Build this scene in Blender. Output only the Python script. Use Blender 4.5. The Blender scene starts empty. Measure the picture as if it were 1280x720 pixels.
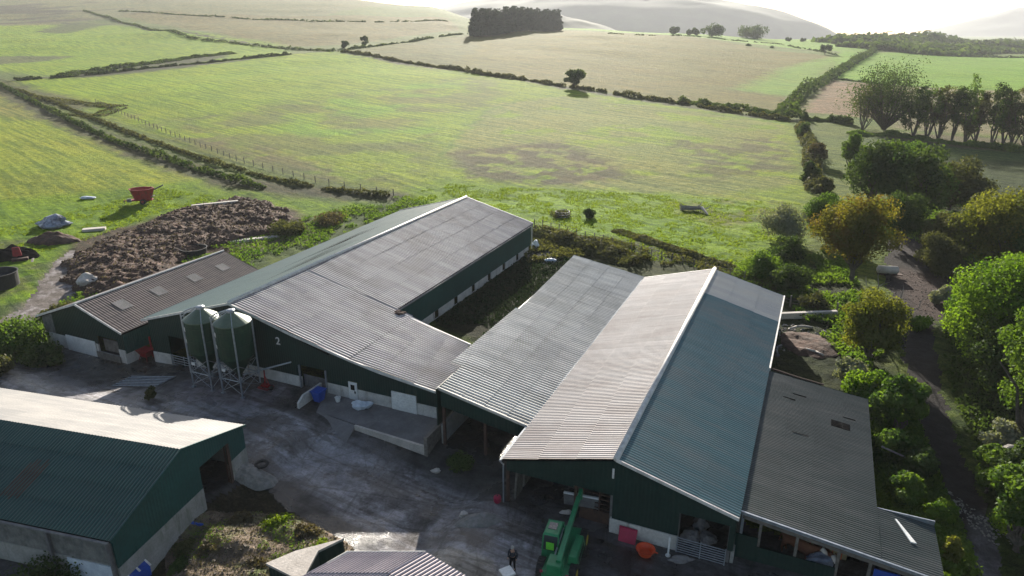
import bpy, math, random
import numpy as np
from mathutils import Vector, Matrix, Euler
R = math.radians
rnd = random.Random(7)
NR = np.random.RandomState(11)

# ---------------------------------------------------------------- camera, sky, sun, exposure
sc = bpy.context.scene
H = 30.0
F_PX = 865.0
PITCH = math.atan(321 / F_PX)
cam_d = bpy.data.cameras.new('camera'); cam = bpy.data.objects.new('camera', cam_d)
sc.collection.objects.link(cam); sc.camera = cam
cam.location = (0, 0, H); cam.rotation_euler = (math.pi / 2 - PITCH, 0, 0)
cam_d.sensor_width = 36; cam_d.lens = F_PX / 1280 * 36
cam_d.clip_start = 0.5; cam_d.clip_end = 20000
SUN_AZ, SUN_EL = 2.0, 17.5
w = bpy.data.worlds.new('World'); sc.world = w; w.use_nodes = True
nt = w.node_tree; nt.nodes.clear()
sky = nt.nodes.new('ShaderNodeTexSky'); sky.sky_type = 'NISHITA'; sky.sun_disc = False
sky.sun_elevation = R(SUN_EL); sky.sun_rotation = R(SUN_AZ); sky.altitude = 50
sky.air_density = 1.0; sky.dust_density = 1.5; sky.ozone_density = 1.2
bg = nt.nodes.new('ShaderNodeBackground'); bg.inputs[1].default_value = 0.055
wo = nt.nodes.new('ShaderNodeOutputWorld')
nt.links.new(sky.outputs[0], bg.inputs[0]); nt.links.new(bg.outputs[0], wo.inputs[0])
sl = bpy.data.lights.new('sun', 'SUN'); sl.energy = 5.0; sl.angle = R(0.6); sl.color = (1.0, 0.93, 0.82)
so = bpy.data.objects.new('sun', sl); sc.collection.objects.link(so)
so.rotation_euler = (R(-(90 - SUN_EL)), 0, R(-SUN_AZ))
sc.view_settings.view_transform = 'Standard'; sc.view_settings.look = 'None'
sc.view_settings.exposure = 1.6; sc.view_settings.gamma = 1; sc.view_settings.use_curve_mapping = False
sc.render.engine = 'CYCLES'
cy = sc.cycles
cy.use_denoising = True; cy.max_bounces = 6; cy.diffuse_bounces = 3; cy.glossy_bounces = 2
cy.transmission_bounces = 4; cy.transparent_max_bounces = 6; cy.volume_bounces = 0
cy.use_adaptive_sampling = True; cy.adaptive_threshold = 0.015
cy.sample_clamp_indirect = 4.0

# ---------------------------------------------------------------- frames and the lie of the land
YAW = R(23.81)
D1 = np.array([math.sin(YAW), math.cos(YAW)]); D2 = np.array([math.cos(YAW), -math.sin(YAW)])
O0 = np.array([-0.2716, 38.992])
def W(a, b, z=0.0):                       # farm axes: a to the right across the sheds, b along their ridges
    p = O0 + a * D2 + b * D1
    return Vector((p[0], p[1], z))
def toF(x, y):
    d = np.stack([np.asarray(x, float) - O0[0], np.asarray(y, float) - O0[1]], -1)
    return d @ D2, d @ D1
def sst(x): x = np.clip(x, 0, 1); return x * x * (3 - 2 * x)
TT = np.array([-1.3, -.8, -.5, -.25, -.12, -.02, .08, .2, .4, .7, 1.3])
TD = np.array([0, 130, 250, 400, 600, 800, 1100, 1600, 2600, 7000.])
TZ = np.array([
 [0, 0, 4, 12, 26, 42, 72, 104, 108, 90],
 [0, 0, 4, 12, 26, 42, 72, 104, 108, 90],
 [0, 0, 4, 12, 26, 42, 72, 104, 108, 90],
 [0, 0, 4, 12, 25, 40, 66, 98, 100, 70],
 [0, 0, 3.8, 11, 23.5, 36, 56, 80, 70, 40],
 [0, 0, 3.5, 10.5, 22, 31, 42, 44, 20, 0],
 [0, 0, 3, 9.3, 21, 28, 33, 20, -5, -10],
 [0, 0, 2.5, 8, 18, 25, 27.5, 10, -10, -10],
 [0, 0, 1.5, 4, 9, 14, 19, 8, -10, -10],
 [0, 0, 0, 1, 2, 3, 4, 2, -8, -10],
 [0, 0, 0, 1, 2, 3, 4, 2, -8, -10]], float)
_h = np.random.RandomState(3).rand(256, 256)
def vn(x, y):
    xi = np.floor(x).astype(int); yi = np.floor(y).astype(int); fx = x - xi; fy = y - yi
    fx = fx * fx * (3 - 2 * fx); fy = fy * fy * (3 - 2 * fy)
    g = lambda i, j: _h[i % 256, j % 256]
    return (g(xi, yi) * (1 - fx) + g(xi + 1, yi) * fx) * (1 - fy) + (g(xi, yi + 1) * (1 - fx) + g(xi + 1, yi + 1) * fx) * fy
def fbm(x, y, o=4):
    s = 0; a = .5
    for i in range(o): s = s + a * vn(x * 2 ** i + 17.3 * i, y * 2 ** i + 5.1 * i); a *= .5
    return s / (1 - .5 ** o)
def Tz(x, y):
    x = np.asarray(x, float); y = np.asarray(y, float)
    yy = np.maximum(y, 1.0); t = np.clip(x / yy, -1.299, 1.299); d = np.clip(y, 0, 6999)
    i = np.clip(np.searchsorted(TT, t) - 1, 0, len(TT) - 2); j = np.clip(np.searchsorted(TD, d) - 1, 0, len(TD) - 2)
    u = sst((t - TT[i]) / (TT[i + 1] - TT[i])); v = (d - TD[j]) / (TD[j + 1] - TD[j])
    z = (TZ[i, j] * (1 - v) + TZ[i, j + 1] * v) * (1 - u) + (TZ[i + 1, j] * (1 - v) + TZ[i + 1, j + 1] * v) * u
    z = z + np.clip((d - 140) / 400, 0, 1) * (fbm(x / 90, y / 90, 3) - .5) * 5
    a, b = toF(x, y)
    z = z - 1.2 * sst((-30 - a) / 13) * sst((b + 3) / 6) * sst((150 - y) / 40)
    z = z - 0.3 * np.exp(-((a + 6.5) / 5.0) ** 2 - ((b - 1.6) / 2.4) ** 2)
    z = z - 1.0 * sst((5 - b) / 5) * sst((a + 19.5) / 2.5) * sst((-.8 - a) / 3.5)
    z = z - 1.0 * sst((a - 24) / 6) * sst((60 - y) / 30)
    return z
def ray(px, py):
    x = (px - 640) / F_PX; y = (360 - py) / F_PX; c, s = math.cos(PITCH), math.sin(PITCH)
    return np.array([x, c + y * s, -s + y * c])
def at(px, py, dz=0.0):                   # where a sight line meets the land
    r = ray(px, py); d = 15.0; st = .5
    while d < 6500:
        if H + r[2] / r[1] * d < float(Tz(r[0] / r[1] * d, d)) + dz:
            lo, hi = d - st, d
            for _ in range(25):
                m = (lo + hi) / 2
                if H + r[2] / r[1] * m < float(Tz(r[0] / r[1] * m, m)) + dz: hi = m
                else: lo = m
            d = hi; break
        st = max(.5, d * .01); d += st
    x = r[0] / r[1] * d
    return Vector((x, d, float(Tz(x, d)) + dz))
def atF(px, py, z):
    r = ray(px, py); t = (z - H) / r[2]; a, b = toF(r[0] * t, r[1] * t); return float(a), float(b)

# ---------------------------------------------------------------- helpers: objects
COL = sc.collection
def tag(o, label=None, cat=None, group=None, kind=None):
    if label: o['label'] = label
    if cat: o['category'] = cat
    if group: o['group'] = group
    if kind: o['kind'] = kind
    return o
def empty(name, loc, rz=0, label=None, cat=None, group=None):
    o = bpy.data.objects.new(name, None); COL.objects.link(o)
    o.location = loc; o.rotation_euler = (0, 0, rz); o.empty_display_size = .3
    return tag(o, label, cat, group)
def copy_tree(o, parent=None):
    c = o.copy(); COL.objects.link(c)
    if parent is not None: c.parent = parent
    for ch in list(o.children): copy_tree(ch, c)
    return c
def link(name, me, mat, parent=None, smooth=False):
    o = bpy.data.objects.new(name, me); COL.objects.link(o)
    if mat is not None: me.materials.append(mat)
    if parent is not None: o.parent = parent
    if smooth: me.polygons.foreach_set('use_smooth', [True] * len(me.polygons))
    return o
def np_mesh(name, V, Fq, attr=None, col=None):
    me = bpy.data.meshes.new(name); V = np.asarray(V, np.float32); Fq = np.asarray(Fq, np.int32)
    me.vertices.add(len(V)); me.vertices.foreach_set('co', V.ravel())
    k = Fq.shape[1]; me.loops.add(Fq.size); me.loops.foreach_set('vertex_index', Fq.ravel())
    me.polygons.add(len(Fq)); me.polygons.foreach_set('loop_start', np.arange(0, Fq.size, k, dtype=np.int32))
    me.polygons.foreach_set('loop_total', np.full(len(Fq), k, np.int32))
    if attr is not None:
        at_ = me.attributes.new('v', 'FLOAT', 'POINT'); at_.data.foreach_set('value', np.asarray(attr, np.float32))
    if col is not None:
        c = me.attributes.new('gcol', 'FLOAT_COLOR', 'POINT'); q = np.ones((len(V), 4), np.float32); q[:, :3] = col
        c.data.foreach_set('color', q.ravel())
    me.update(calc_edges=True); me.validate(); return me

class MB:
    def __init__(s): s.v = []; s.f = []; s.cut = []
    def nx(s): s.cut.append((len(s.v), len(s.f))); return s
    def add(s, vs, fs):
        n = len(s.v); s.v += [tuple(v) for v in vs]; s.f += [tuple(i + n for i in f) for f in fs]; return s
    def box(s, x0, x1, y0, y1, z0, z1):
        return s.add([(x0, y0, z0), (x1, y0, z0), (x1, y1, z0), (x0, y1, z0), (x0, y0, z1), (x1, y0, z1), (x1, y1, z1), (x0, y1, z1)],
                     [(0, 3, 2, 1), (4, 5, 6, 7), (0, 1, 5, 4), (1, 2, 6, 5), (2, 3, 7, 6), (3, 0, 4, 7)])
    def hexa(s, b4, t4):
        return s.add(list(b4) + list(t4), [(0, 3, 2, 1), (4, 5, 6, 7), (0, 1, 5, 4), (1, 2, 6, 5), (2, 3, 7, 6), (3, 0, 4, 7)])
    def prism(s, poly, z0, z1):
        n = len(poly)
        return s.add([(p[0], p[1], z0) for p in poly] + [(p[0], p[1], z1) for p in poly],
                     [tuple(range(n))[::-1], tuple(range(n, 2 * n))] + [(i, (i + 1) % n, n + (i + 1) % n, n + i) for i in range(n)])
    def tube(s, p0, p1, r0, r1=None, n=8):
        p0 = Vector(p0); p1 = Vector(p1); r1 = r0 if r1 is None else r1
        d = (p1 - p0).normalized(); u = d.orthogonal().normalized(); w_ = d.cross(u)
        vs = []
        for p, r in ((p0, r0), (p1, r1)):
            for k in range(n):
                a = 2 * math.pi * k / n; vs.append(p + (u * math.cos(a) + w_ * math.sin(a)) * r)
        return s.add(vs, [(k, (k + 1) % n, n + (k + 1) % n, n + k) for k in range(n)] + [tuple(range(n))[::-1], tuple(range(n, 2 * n))])
    def path(s, pts, r, n=6):
        for p, q in zip(pts[:-1], pts[1:]): s.tube(p, q, r, r, n)
        return s
    def lathe(s, prof, n=20, c=(0, 0)):
        vs = []
        for r, z in prof:
            for k in range(n):
                a = 2 * math.pi * k / n; vs.append((c[0] + r * math.cos(a), c[1] + r * math.sin(a), z))
        fs = []
        for i in range(len(prof) - 1):
            for k in range(n): fs.append((i * n + k, i * n + (k + 1) % n, (i + 1) * n + (k + 1) % n, (i + 1) * n + k))
        fs.append(tuple(range(n))[::-1]); fs.append(tuple(range((len(prof) - 1) * n, len(prof) * n)))
        return s.add(vs, fs)
    def xf(s, M):
        s.v = [tuple(M @ Vector(v)) for v in s.v]; return s
    def build(s, name, mat, parent=None, off=(0, 0, 0), smooth=False, bevel=0):
        if s.cut:
            c = [(0, 0)] + s.cut + [(len(s.v), len(s.f))]; o = None
            for (v0, f0), (v1, f1) in zip(c[:-1], c[1:]):
                if v1 > v0: k = MB(); k.v = s.v[v0:v1]; k.f = [tuple(i - v0 for i in f) for f in s.f[f0:f1]]; o = k.build(name, mat, parent, off, smooth, bevel)
            return o
        me = bpy.data.meshes.new(name)
        me.from_pydata([(v[0] - off[0], v[1] - off[1], v[2] - off[2]) for v in s.v], [], s.f); me.update()
        o = link(name, me, mat, parent, smooth)
        if bevel:
            m = o.modifiers.new('bevel', 'BEVEL'); m.width = bevel; m.segments = 2; m.limit_method = 'ANGLE'
        return o

# ---------------------------------------------------------------- helpers: materials
def N(nt, t, **k):
    n = nt.nodes.new(t)
    for a, b in k.items(): setattr(n, a, b)
    return n
def mixc(nt, f, a, b, mode='MIX'):
    m = nt.nodes.new('ShaderNodeMix'); m.data_type = 'RGBA'; m.blend_type = mode
    for i, x in ((0, f), (6, a), (7, b)):
        if hasattr(x, 'is_linked') or hasattr(x, 'links'): nt.links.new(x, m.inputs[i])
        elif i == 0: m.inputs[0].default_value = x
        else: m.inputs[i].default_value = (*x[:3], 1)
    return m.outputs[2]
def noise(nt, co, sc_, det=4, rough=.6, lo=.35, hi=.65):
    n = nt.nodes.new('ShaderNodeTexNoise'); n.inputs['Scale'].default_value = sc_; n.inputs['Detail'].default_value = det
    n.inputs['Roughness'].default_value = rough; nt.links.new(co, n.inputs['Vector'])
    r = nt.nodes.new('ShaderNodeMapRange'); r.inputs[1].default_value = lo; r.inputs[2].default_value = hi
    nt.links.new(n.outputs[0], r.inputs[0]); return r.outputs[0], n.outputs[0]
def mapping(nt, co, scale=(1, 1, 1), rot=(0, 0, 0)):
    m = nt.nodes.new('ShaderNodeMapping'); m.inputs['Scale'].default_value = scale; m.inputs['Rotation'].default_value = rot
    nt.links.new(co, m.inputs[0]); return m.outputs[0]
def new_mat(name):
    m = bpy.data.materials.new(name); m.use_nodes = True; t = m.node_tree
    b = t.nodes['Principled BSDF']; tc = t.nodes.new('ShaderNodeTexCoord'); return m, t, b, tc.outputs['Object']
def mat(name, c1, c2=None, s=1.5, rough=.8, metal=0, bump=0, bs=8, stain=None, stain_s=.5, stain_lo=.55, ribs=None, spec=.3, streak=None):
    m, t, b, co = new_mat(name)
    c2 = c2 or tuple(x * .8 for x in c1)
    col = mixc(t, noise(t, co, s, 5)[0], c1, c2)
    fine, raw = noise(t, co, s * 9, 3)
    col = mixc(t, fine, col, mixc(t, 1.0, col, (.82, .82, .82), 'MULTIPLY'))
    if stain:
        st, _ = noise(t, mapping(t, co, streak or (1, 1, 1)), stain_s, 6, .7, stain_lo, stain_lo + .15)
        col = mixc(t, st, col, stain)
    t.links.new(col, b.inputs['Base Color']); b.inputs['Roughness'].default_value = rough; b.inputs['Metallic'].default_value = metal
    b.inputs['Specular IOR Level'].default_value = spec
    hgt = None
    if ribs:
        wv = t.nodes.new('ShaderNodeTexWave'); wv.bands_direction = ribs[0]; wv.inputs['Scale'].default_value = .314 / ribs[1]
        t.links.new(co, wv.inputs[0]); hgt = wv.outputs[1]
        bp = N(t, 'ShaderNodeBump'); bp.inputs['Strength'].default_value = ribs[2]; bp.inputs['Distance'].default_value = .03
        t.links.new(hgt, bp.inputs['Height']); t.links.new(bp.outputs[0], b.inputs['Normal'])
    elif bump:
        _, h = noise(t, co, bs, 5)
        bp = N(t, 'ShaderNodeBump'); bp.inputs['Strength'].default_value = bump; bp.inputs['Distance'].default_value = .1
        t.links.new(h, bp.inputs['Height']); t.links.new(bp.outputs[0], b.inputs['Normal'])
    return m
def roof_mat(name, c1, c2, trough, dirt, dirt_amt=.5, rough=.6, metal=0, spec=.4):
    # attribute v: fraction = wave height, integer = sheet number
    m, t, b, co = new_mat(name)
    a = N(t, 'ShaderNodeAttribute', attribute_name='v')
    a2 = N(t, 'ShaderNodeAttribute', attribute_name='sheet')
    wn = N(t, 'ShaderNodeTexWhiteNoise', noise_dimensions='1D'); t.links.new(a2.outputs['Fac'], wn.inputs['W'])
    col = mixc(t, wn.outputs[0], c1, c2)
    big, _ = noise(t, mapping(t, co, (.5, 1, 1)), .35, 5, .65, .45, .7)
    f = N(t, 'ShaderNodeMath', operation='MULTIPLY'); t.links.new(big, f.inputs[0]); f.inputs[1].default_value = dirt_amt
    col = mixc(t, f.outputs[0], col, dirt)
    st, _ = noise(t, mapping(t, co, (.12, 2.5, .12)), 1.2, 5, .6, .5, .7)
    f = N(t, 'ShaderNodeMath', operation='MULTIPLY'); t.links.new(st, f.inputs[0]); f.inputs[1].default_value = dirt_amt * .8
    col = mixc(t, f.outputs[0], col, dirt)
    fn, _ = noise(t, co, 14, 3)
    col = mixc(t, fn, col, mixc(t, 1.0, col, (.86, .86, .86), 'MULTIPLY'))
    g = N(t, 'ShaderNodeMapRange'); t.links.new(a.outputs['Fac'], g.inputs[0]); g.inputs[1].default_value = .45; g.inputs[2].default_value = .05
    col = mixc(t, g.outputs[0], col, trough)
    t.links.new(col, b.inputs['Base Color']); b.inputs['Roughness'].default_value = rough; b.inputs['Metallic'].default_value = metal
    b.inputs['Specular IOR Level'].default_value = spec
    return m
def leaf_mat(name, cA, cB, tr=.45, cC=None):
    m, t, b, co = new_mat(name); t.nodes.remove(b)
    a = N(t, 'ShaderNodeAttribute', attribute_name='v')
    col = mixc(t, a.outputs['Fac'], cA, cB)
    if cC:
        f, _ = noise(t, co, .5, 2, .5, .5, .62); col = mixc(t, f, col, cC)
    d = N(t, 'ShaderNodeBsdfDiffuse'); tl = N(t, 'ShaderNodeBsdfTranslucent'); ms = N(t, 'ShaderNodeMixShader'); ms.inputs[0].default_value = tr
    gl = N(t, 'ShaderNodeBsdfGlossy'); gl.inputs['Roughness'].default_value = .5; ms2 = N(t, 'ShaderNodeMixShader'); ms2.inputs[0].default_value = .008
    t.links.new(col, d.inputs[0]); t.links.new(mixc(t, 1.0, col, (1.5, 1.5, .6), 'MULTIPLY'), tl.inputs[0])
    t.links.new(d.outputs[0], ms.inputs[1]); t.links.new(tl.outputs[0], ms.inputs[2])
    t.links.new(ms.outputs[0], ms2.inputs[1]); t.links.new(gl.outputs[0], ms2.inputs[2])
    t.links.new(ms2.outputs[0], t.nodes['Material Output'].inputs[0]); return m

M = {}
M['green_clad'] = mat('green_cladding', (.009, .034, .028), (.007, .025, .021), .4, .5, ribs=('X', .25, .5), spec=.25)
M['green_clad_y'] = mat('green_cladding_side', (.016, .075, .068), (.012, .055, .052), .4, .5, ribs=('Y', .25, .4), spec=.3)
M['green_paint'] = mat('green_paint', (.02, .12, .06), (.015, .09, .045), 2, .4)
M['block'] = mat('blockwork', (.34, .33, .31), (.24, .24, .22), .8, .9, bump=.4, stain=(.13, .14, .11), stain_s=.7, streak=(2, 2, .4))
M['white_wall'] = mat('whitewashed_wall', (.62, .6, .56), (.45, .43, .4), .8, .9, bump=.2, stain=(.25, .22, .19), stain_s=.8, streak=(2, 2, .4))
M['white'] = mat('white_metal', (.75, .75, .73), (.62, .62, .6), 1, .5)
M['offwhite'] = mat('pale_capping', (.7, .68, .64), (.5, .48, .45), 2, .6)
M['galv'] = mat('galvanised_steel', (.42, .45, .48), (.28, .31, .35), 3, .4, .6)
M['steel'] = mat('grey_steel', (.2, .2, .2), (.12, .12, .13), 2, .6, .3)
M['timber'] = mat('weathered_timber', (.2, .18, .16), (.11, .1, .085), 3, .9, bump=.3)
M['board'] = mat('yorkshire_boarding', (.2, .2, .19), (.1, .105, .1), 1.5, .9, ribs=('X', .3, 1.0))
M['conc'] = mat('concrete', (.2, .19, .19), (.13, .125, .125), .6, .9, bump=.3, stain=(.12, .12, .11), stain_s=.5)
M['pale_conc'] = mat('pale_concrete', (.55, .5, .45), (.4, .36, .32), .8, .9, bump=.3)
M['dark'] = mat('dark_interior', (.012, .012, .013), (.01, .01, .01), 1, 1.0, spec=0)
M['rubber'] = mat('black_rubber', (.02, .02, .02), (.03, .03, .03), 3, .7)
M['red'] = mat('red_paint', (.3, .015, .02), (.2, .012, .015), 2, .5, stain=(.08, .03, .02), stain_s=2)
M['tele_red'] = mat('crimson_plastic', (.4, .02, .07), (.3, .015, .05), 2, .5)
M['orange'] = mat('orange_plastic', (.75, .09, .03), (.6, .07, .02), 2, .4)
M['blue'] = mat('blue_plastic', (.03, .09, .42), (.02, .06, .3), 2, .45)
M['cyan'] = mat('turquoise_plastic', (.04, .35, .34), None, 2, .45)
M['plastic'] = mat('white_sacking', (.6, .66, .72), (.45, .5, .58), 2, .5, bump=.6, bs=4)
M['wrap'] = mat('dark_sheeting', (.035, .045, .08), (.3, .34, .42), 1.1, .35, bump=1, bs=2.5)
M['wheelcol'] = mat('yellow_rims', (.55, .42, .03), None, 2, .5)
M['tele'] = mat('handler_green', (.03, .24, .1), (.02, .17, .07), 2, .35)
M['lime'] = mat('lime_seat_cover', (.2, .75, .06), (.15, .6, .05), 2, .5)
M['glass'] = mat('dark_glass', (.03, .04, .05), None, 1, .08, spec=.8)
M['bark'] = mat('bark', (.13, .11, .09), (.07, .06, .05), 3, .95, bump=.5)
M['deadwood'] = mat('dead_wood', (.3, .27, .23), (.18, .16, .14), 3, .95)
M['stone'] = mat('field_stone', (.3, .28, .26), (.18, .17, .15), 3, .95, bump=.5)
M['rust'] = mat('rusty_iron', (.1, .055, .04), (.05, .03, .025), 3, .8)
M['skin'] = mat('skin', (.45, .26, .18), None, 4, .6)
M['jacket'] = mat('navy_jacket', (.03, .035, .05), None, 4, .9)
M['trousers'] = mat('black_trousers', (.012, .012, .014), None, 4, .9)
M['cap'] = mat('pale_cap', (.4, .38, .35), None, 4, .9)
M['cowhide'] = mat('brown_cow_hide', (.16, .06, .03), (.1, .035, .02), 1, .8)
M['cowwhite'] = mat('white_cow_hide', (.75, .68, .6), None, 1, .8)
M['straw'] = mat('straw', (.45, .36, .2), (.3, .24, .13), 3, .95, bump=.8)
R_ = {}
R_['pink'] = roof_mat('weathered_pinkish_sheets', (.7, .63, .58), (.53, .475, .44), (.17, .14, .13), (.36, .27, .23), .65)
R_['mid'] = roof_mat('pale_grey_sheets', (.8, .77, .69), (.62, .6, .55), (.08, .08, .08), (.26, .24, .2), .65)
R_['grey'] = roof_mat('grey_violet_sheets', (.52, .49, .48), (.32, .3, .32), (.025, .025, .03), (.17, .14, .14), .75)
R_['blue'] = roof_mat('blue_grey_sheets', (.1, .2, .215), (.075, .165, .18), (.015, .035, .045), (.22, .21, .19), .5, .5)
R_['end'] = roof_mat('pale_blue_grey_sheets', (.42, .43, .42), (.34, .35, .35), (.2, .2, .2), (.5, .46, .38), .5)
R_['dark'] = roof_mat('dark_grey_sheets', (.048, .066, .062), (.036, .05, .047), (.012, .015, .016), (.13, .13, .12), .5, .6)
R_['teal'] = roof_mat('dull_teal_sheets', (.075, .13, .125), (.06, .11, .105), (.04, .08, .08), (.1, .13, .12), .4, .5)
R_['brown'] = roof_mat('brown_grey_sheets', (.17, .13, .12), (.12, .095, .09), (.05, .04, .04), (.2, .16, .14), .5, .8)
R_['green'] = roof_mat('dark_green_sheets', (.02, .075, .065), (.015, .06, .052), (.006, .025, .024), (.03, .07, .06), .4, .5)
R_['sunlit_slope'] = roof_mat('sunlit_pale_sheets', (.29, .28, .27), (.24, .235, .23), (.21, .205, .2), (.46, .43, .39), .8, .7, 0, .2)  # sheet colour carries the sun glare of the far slope
R_['stripe'] = roof_mat('streaked_pink_sheets', (.66, .56, .56), (.52, .45, .46), (.07, .06, .07), (.4, .32, .33), .4)
L = {}
L['green'] = leaf_mat('green_leaves', (.04, .085, .02), (.11, .17, .03))
L['dkgreen'] = leaf_mat('dark_green_leaves', (.025, .05, .018), (.075, .11, .032), .35)
L['bright'] = leaf_mat('bright_green_leaves', (.05, .11, .015), (.14, .22, .025), .5)
L['orange'] = leaf_mat('turning_leaves', (.075, .09, .02), (.16, .14, .03), .45, (.125, .09, .022))
L['yellow'] = leaf_mat('yellow_green_leaves', (.06, .085, .018), (.16, .16, .03), .45)
L['silver'] = leaf_mat('silver_leaves', (.13, .15, .11), (.25, .26, .2), .3)
L['olive'] = leaf_mat('olive_leaves', (.05, .06, .028), (.1, .1, .045), .35)
L['brown'] = leaf_mat('brown_stems', (.06, .05, .032), (.14, .115, .07), .25)
L['conifer'] = leaf_mat('needles_and_shaded_grass', (.015, .03, .016), (.03, .05, .025), .15)  # dark needles, also used for grass darkened as shade
L['grass'] = leaf_mat('grass_blades', (.07, .12, .01), (.15, .2, .018), .5)

# ---------------------------------------------------------------- the ground
def poly_px(pts): return np.array([[*at(*p)[:2]] for p in pts])
def inside(poly, x, y):
    r = np.zeros(x.shape, bool); n = len(poly)
    for i in range(n):
        x1, y1 = poly[i]; x2, y2 = poly[(i + 1) % n]
        if y1 == y2: continue
        c = ((y1 > y) != (y2 > y)) & (x < (x2 - x1) * (y - y1) / (y2 - y1) + x1); r ^= c
    return r
def segd(poly, x, y, closed=True):
    d = np.full(x.shape, 1e9); n = len(poly)
    for i in range(n if closed else n - 1):
        p = poly[i]; q = poly[(i + 1) % n]; e = q - p; L2 = max(e @ e, 1e-9)
        t = np.clip(((x - p[0]) * e[0] + (y - p[1]) * e[1]) / L2, 0, 1)
        d = np.minimum(d, np.hypot(x - p[0] - t * e[0], y - p[1] - t * e[1]))
    return d
rows = [9.0]
while rows[-1] < 6900: rows.append(rows[-1] * 1.0085 if rows[-1] < 1500 else rows[-1] * 1.03)
rows = np.array(rows); cols = np.linspace(-1.25, 1.25, 640)
cols = cols * (.75 + .25 * np.abs(cols) / 1.25 * 1.0)
GX = rows[:, None] * cols[None, :]; GY = np.repeat(rows[:, None], len(cols), 1)
GZ = Tz(GX, GY)
wx = GX + (fbm(GX / 3, GY / 3, 3) - .5) * 3.0; wy = GY + (fbm(GX / 3 + 50, GY / 3, 3) - .5) * 3.0
sc_w = np.clip(GY / 120, .35, 6)
WX = GX + (wx - GX) * sc_w; WY = GY + (wy - GY) * sc_w
C = np.zeros(GX.shape + (3,)); C[:] = (.15, .2, .04)
def paint(px, col, soft=2.0, amt=1.0, nz=0, ns=8):
    P_ = poly_px(px); lo = P_.min(0) - 60; hi = P_.max(0) + 60
    m = (GX > lo[0]) & (GX < hi[0]) & (GY > lo[1]) & (GY < hi[1])
    x, y = WX[m], WY[m]; ins = inside(P_, x, y); d = segd(P_, x, y)
    f = sst(.5 + np.where(ins, d, -d) / (2 * soft)) * amt
    if nz: f = f * sst((fbm(GX[m] / ns, GY[m] / ns, 4) - nz) / .18)
    C[m] = C[m] * (1 - f[:, None]) + np.array(col) * f[:, None]
def strip(px, width, col, amt=1.0):
    P_ = poly_px(px); lo = P_.min(0) - 60; hi = P_.max(0) + 60
    m = (GX > lo[0]) & (GX < hi[0]) & (GY > lo[1]) & (GY < hi[1])
    d = segd(P_, WX[m], WY[m], False); f = sst(1.2 - d / width)[:, None] * amt
    C[m] = C[m] * (1 - f) + np.array(col) * f
# far land first
paint([(-200, 3), (-200, 130), (20, 100), (360, 68), (440, 62), (580, 42), (600, 18), (600, 3)], (.16, .2, .07), 6)
paint([(-100, 1), (-60, 40), (150, 22), (380, 28), (600, 25), (620, 15), (560, 1)], (.2, .2, .11), 8)
paint([(-60, 1), (-60, 30), (0, 36), (130, 30), (190, 18), (120, 1)], (.09, .08, .06), 8, .9, .42, 60)
paint([(150, 20), (360, 58), (430, 56), (575, 38), (560, 22), (400, 20), (200, 13)], (.2, .17, .07), 6, .9)
paint([(-100, 34), (-100, 84), (60, 95), (360, 68), (350, 55), (200, 38), (120, 30)], (.24, .35, .02), 8)
paint([(45, 40), (80, 42), (140, 30), (80, 28)], (.07, .08, .05), 6, .8)
paint([(-100, 70), (-100, 88), (60, 76), (95, 70)], (.12, .12, .08), 4, .8)
paint([(430, 64), (580, 45), (690, 37), (830, 43), (1060, 72), (1000, 128), (990, 148), (800, 122), (600, 92)], (.185, .165, .035), 5)
paint([(430, 64), (580, 45), (600, 60), (560, 85)], (.16, .175, .08), 5, .6)
paint([(1060, 66), (1000, 122), (920, 112), (980, 85)], (.19, .32, .03), 8)
paint([(700, 36), (1100, 70), (1090, 58), (900, 40), (760, 36)], (.2, .35, .03), 5)
paint([(1050, 64), (1040, 98), (1105, 105), (1500, 125), (1500, 62), (1100, 66)], (.2, .37, .015), 4)
paint([(1036, 100), (1003, 140), (1110, 150), (1110, 106)], (.3, .2, .15), 3)
paint([(1110, 108), (1110, 160), (1500, 180), (1500, 118)], (.27, .23, .15), 5)
paint([(1060, 168), (1500, 190), (1500, 300), (1230, 260), (1130, 215)], (.1, .15, .045), 5)
paint([(1060, 165), (1200, 185), (1420, 200), (1420, 182), (1180, 168)], (.17, .13, .1), 3, .8)
# main field
MAINF = [(20, 100), (360, 68), (430, 64), (990, 152), (1020, 240), (960, 345), (560, 260), (500, 245), (250, 185), (130, 145)]
paint(MAINF, (.25, .35, .008), 4)
paint([(30, 105), (360, 70), (430, 70), (560, 95), (300, 110), (80, 125)], (.27, .39, .01), 10, .8)
paint([(200, 150), (600, 95), (640, 110), (560, 180), (500, 240), (300, 200)], (.17, .19, .05), 8, .8, .42, 14)
paint([(150, 140), (300, 175), (480, 225), (400, 225), (230, 180)], (.16, .135, .075), 5, .85, .38, 8)
paint([(560, 180), (620, 130), (720, 118), (980, 155), (1000, 230), (900, 245), (700, 235), (560, 215)], (.26, .28, .085), 2.5, .9, .3, 9)
paint([(560, 190), (700, 175), (800, 220), (700, 235), (580, 222)], (.1, .085, .05), 4, .9, .36, 4)
paint([(830, 175), (980, 170), (995, 215), (880, 225)], (.12, .11, .055), 4, .8, .38, 4)
strip([(553, 195), (575, 165), (610, 140), (650, 125), (700, 118)], 1.2, (.13, .24, .02), .7)
paint([(400, 120), (560, 100), (600, 118), (550, 180), (420, 200), (300, 190)], (.2, .37, .006), 8, .8, .5, 16)
paint([(500, 240), (560, 225), (760, 240), (900, 250), (1010, 265), (960, 350), (760, 330), (560, 280)], (.2, .34, .002), 4, .95)
paint([(830, 240), (980, 250), (960, 285), (860, 285)], (.2, .19, .06), 4, .7, .4, 5)
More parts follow.
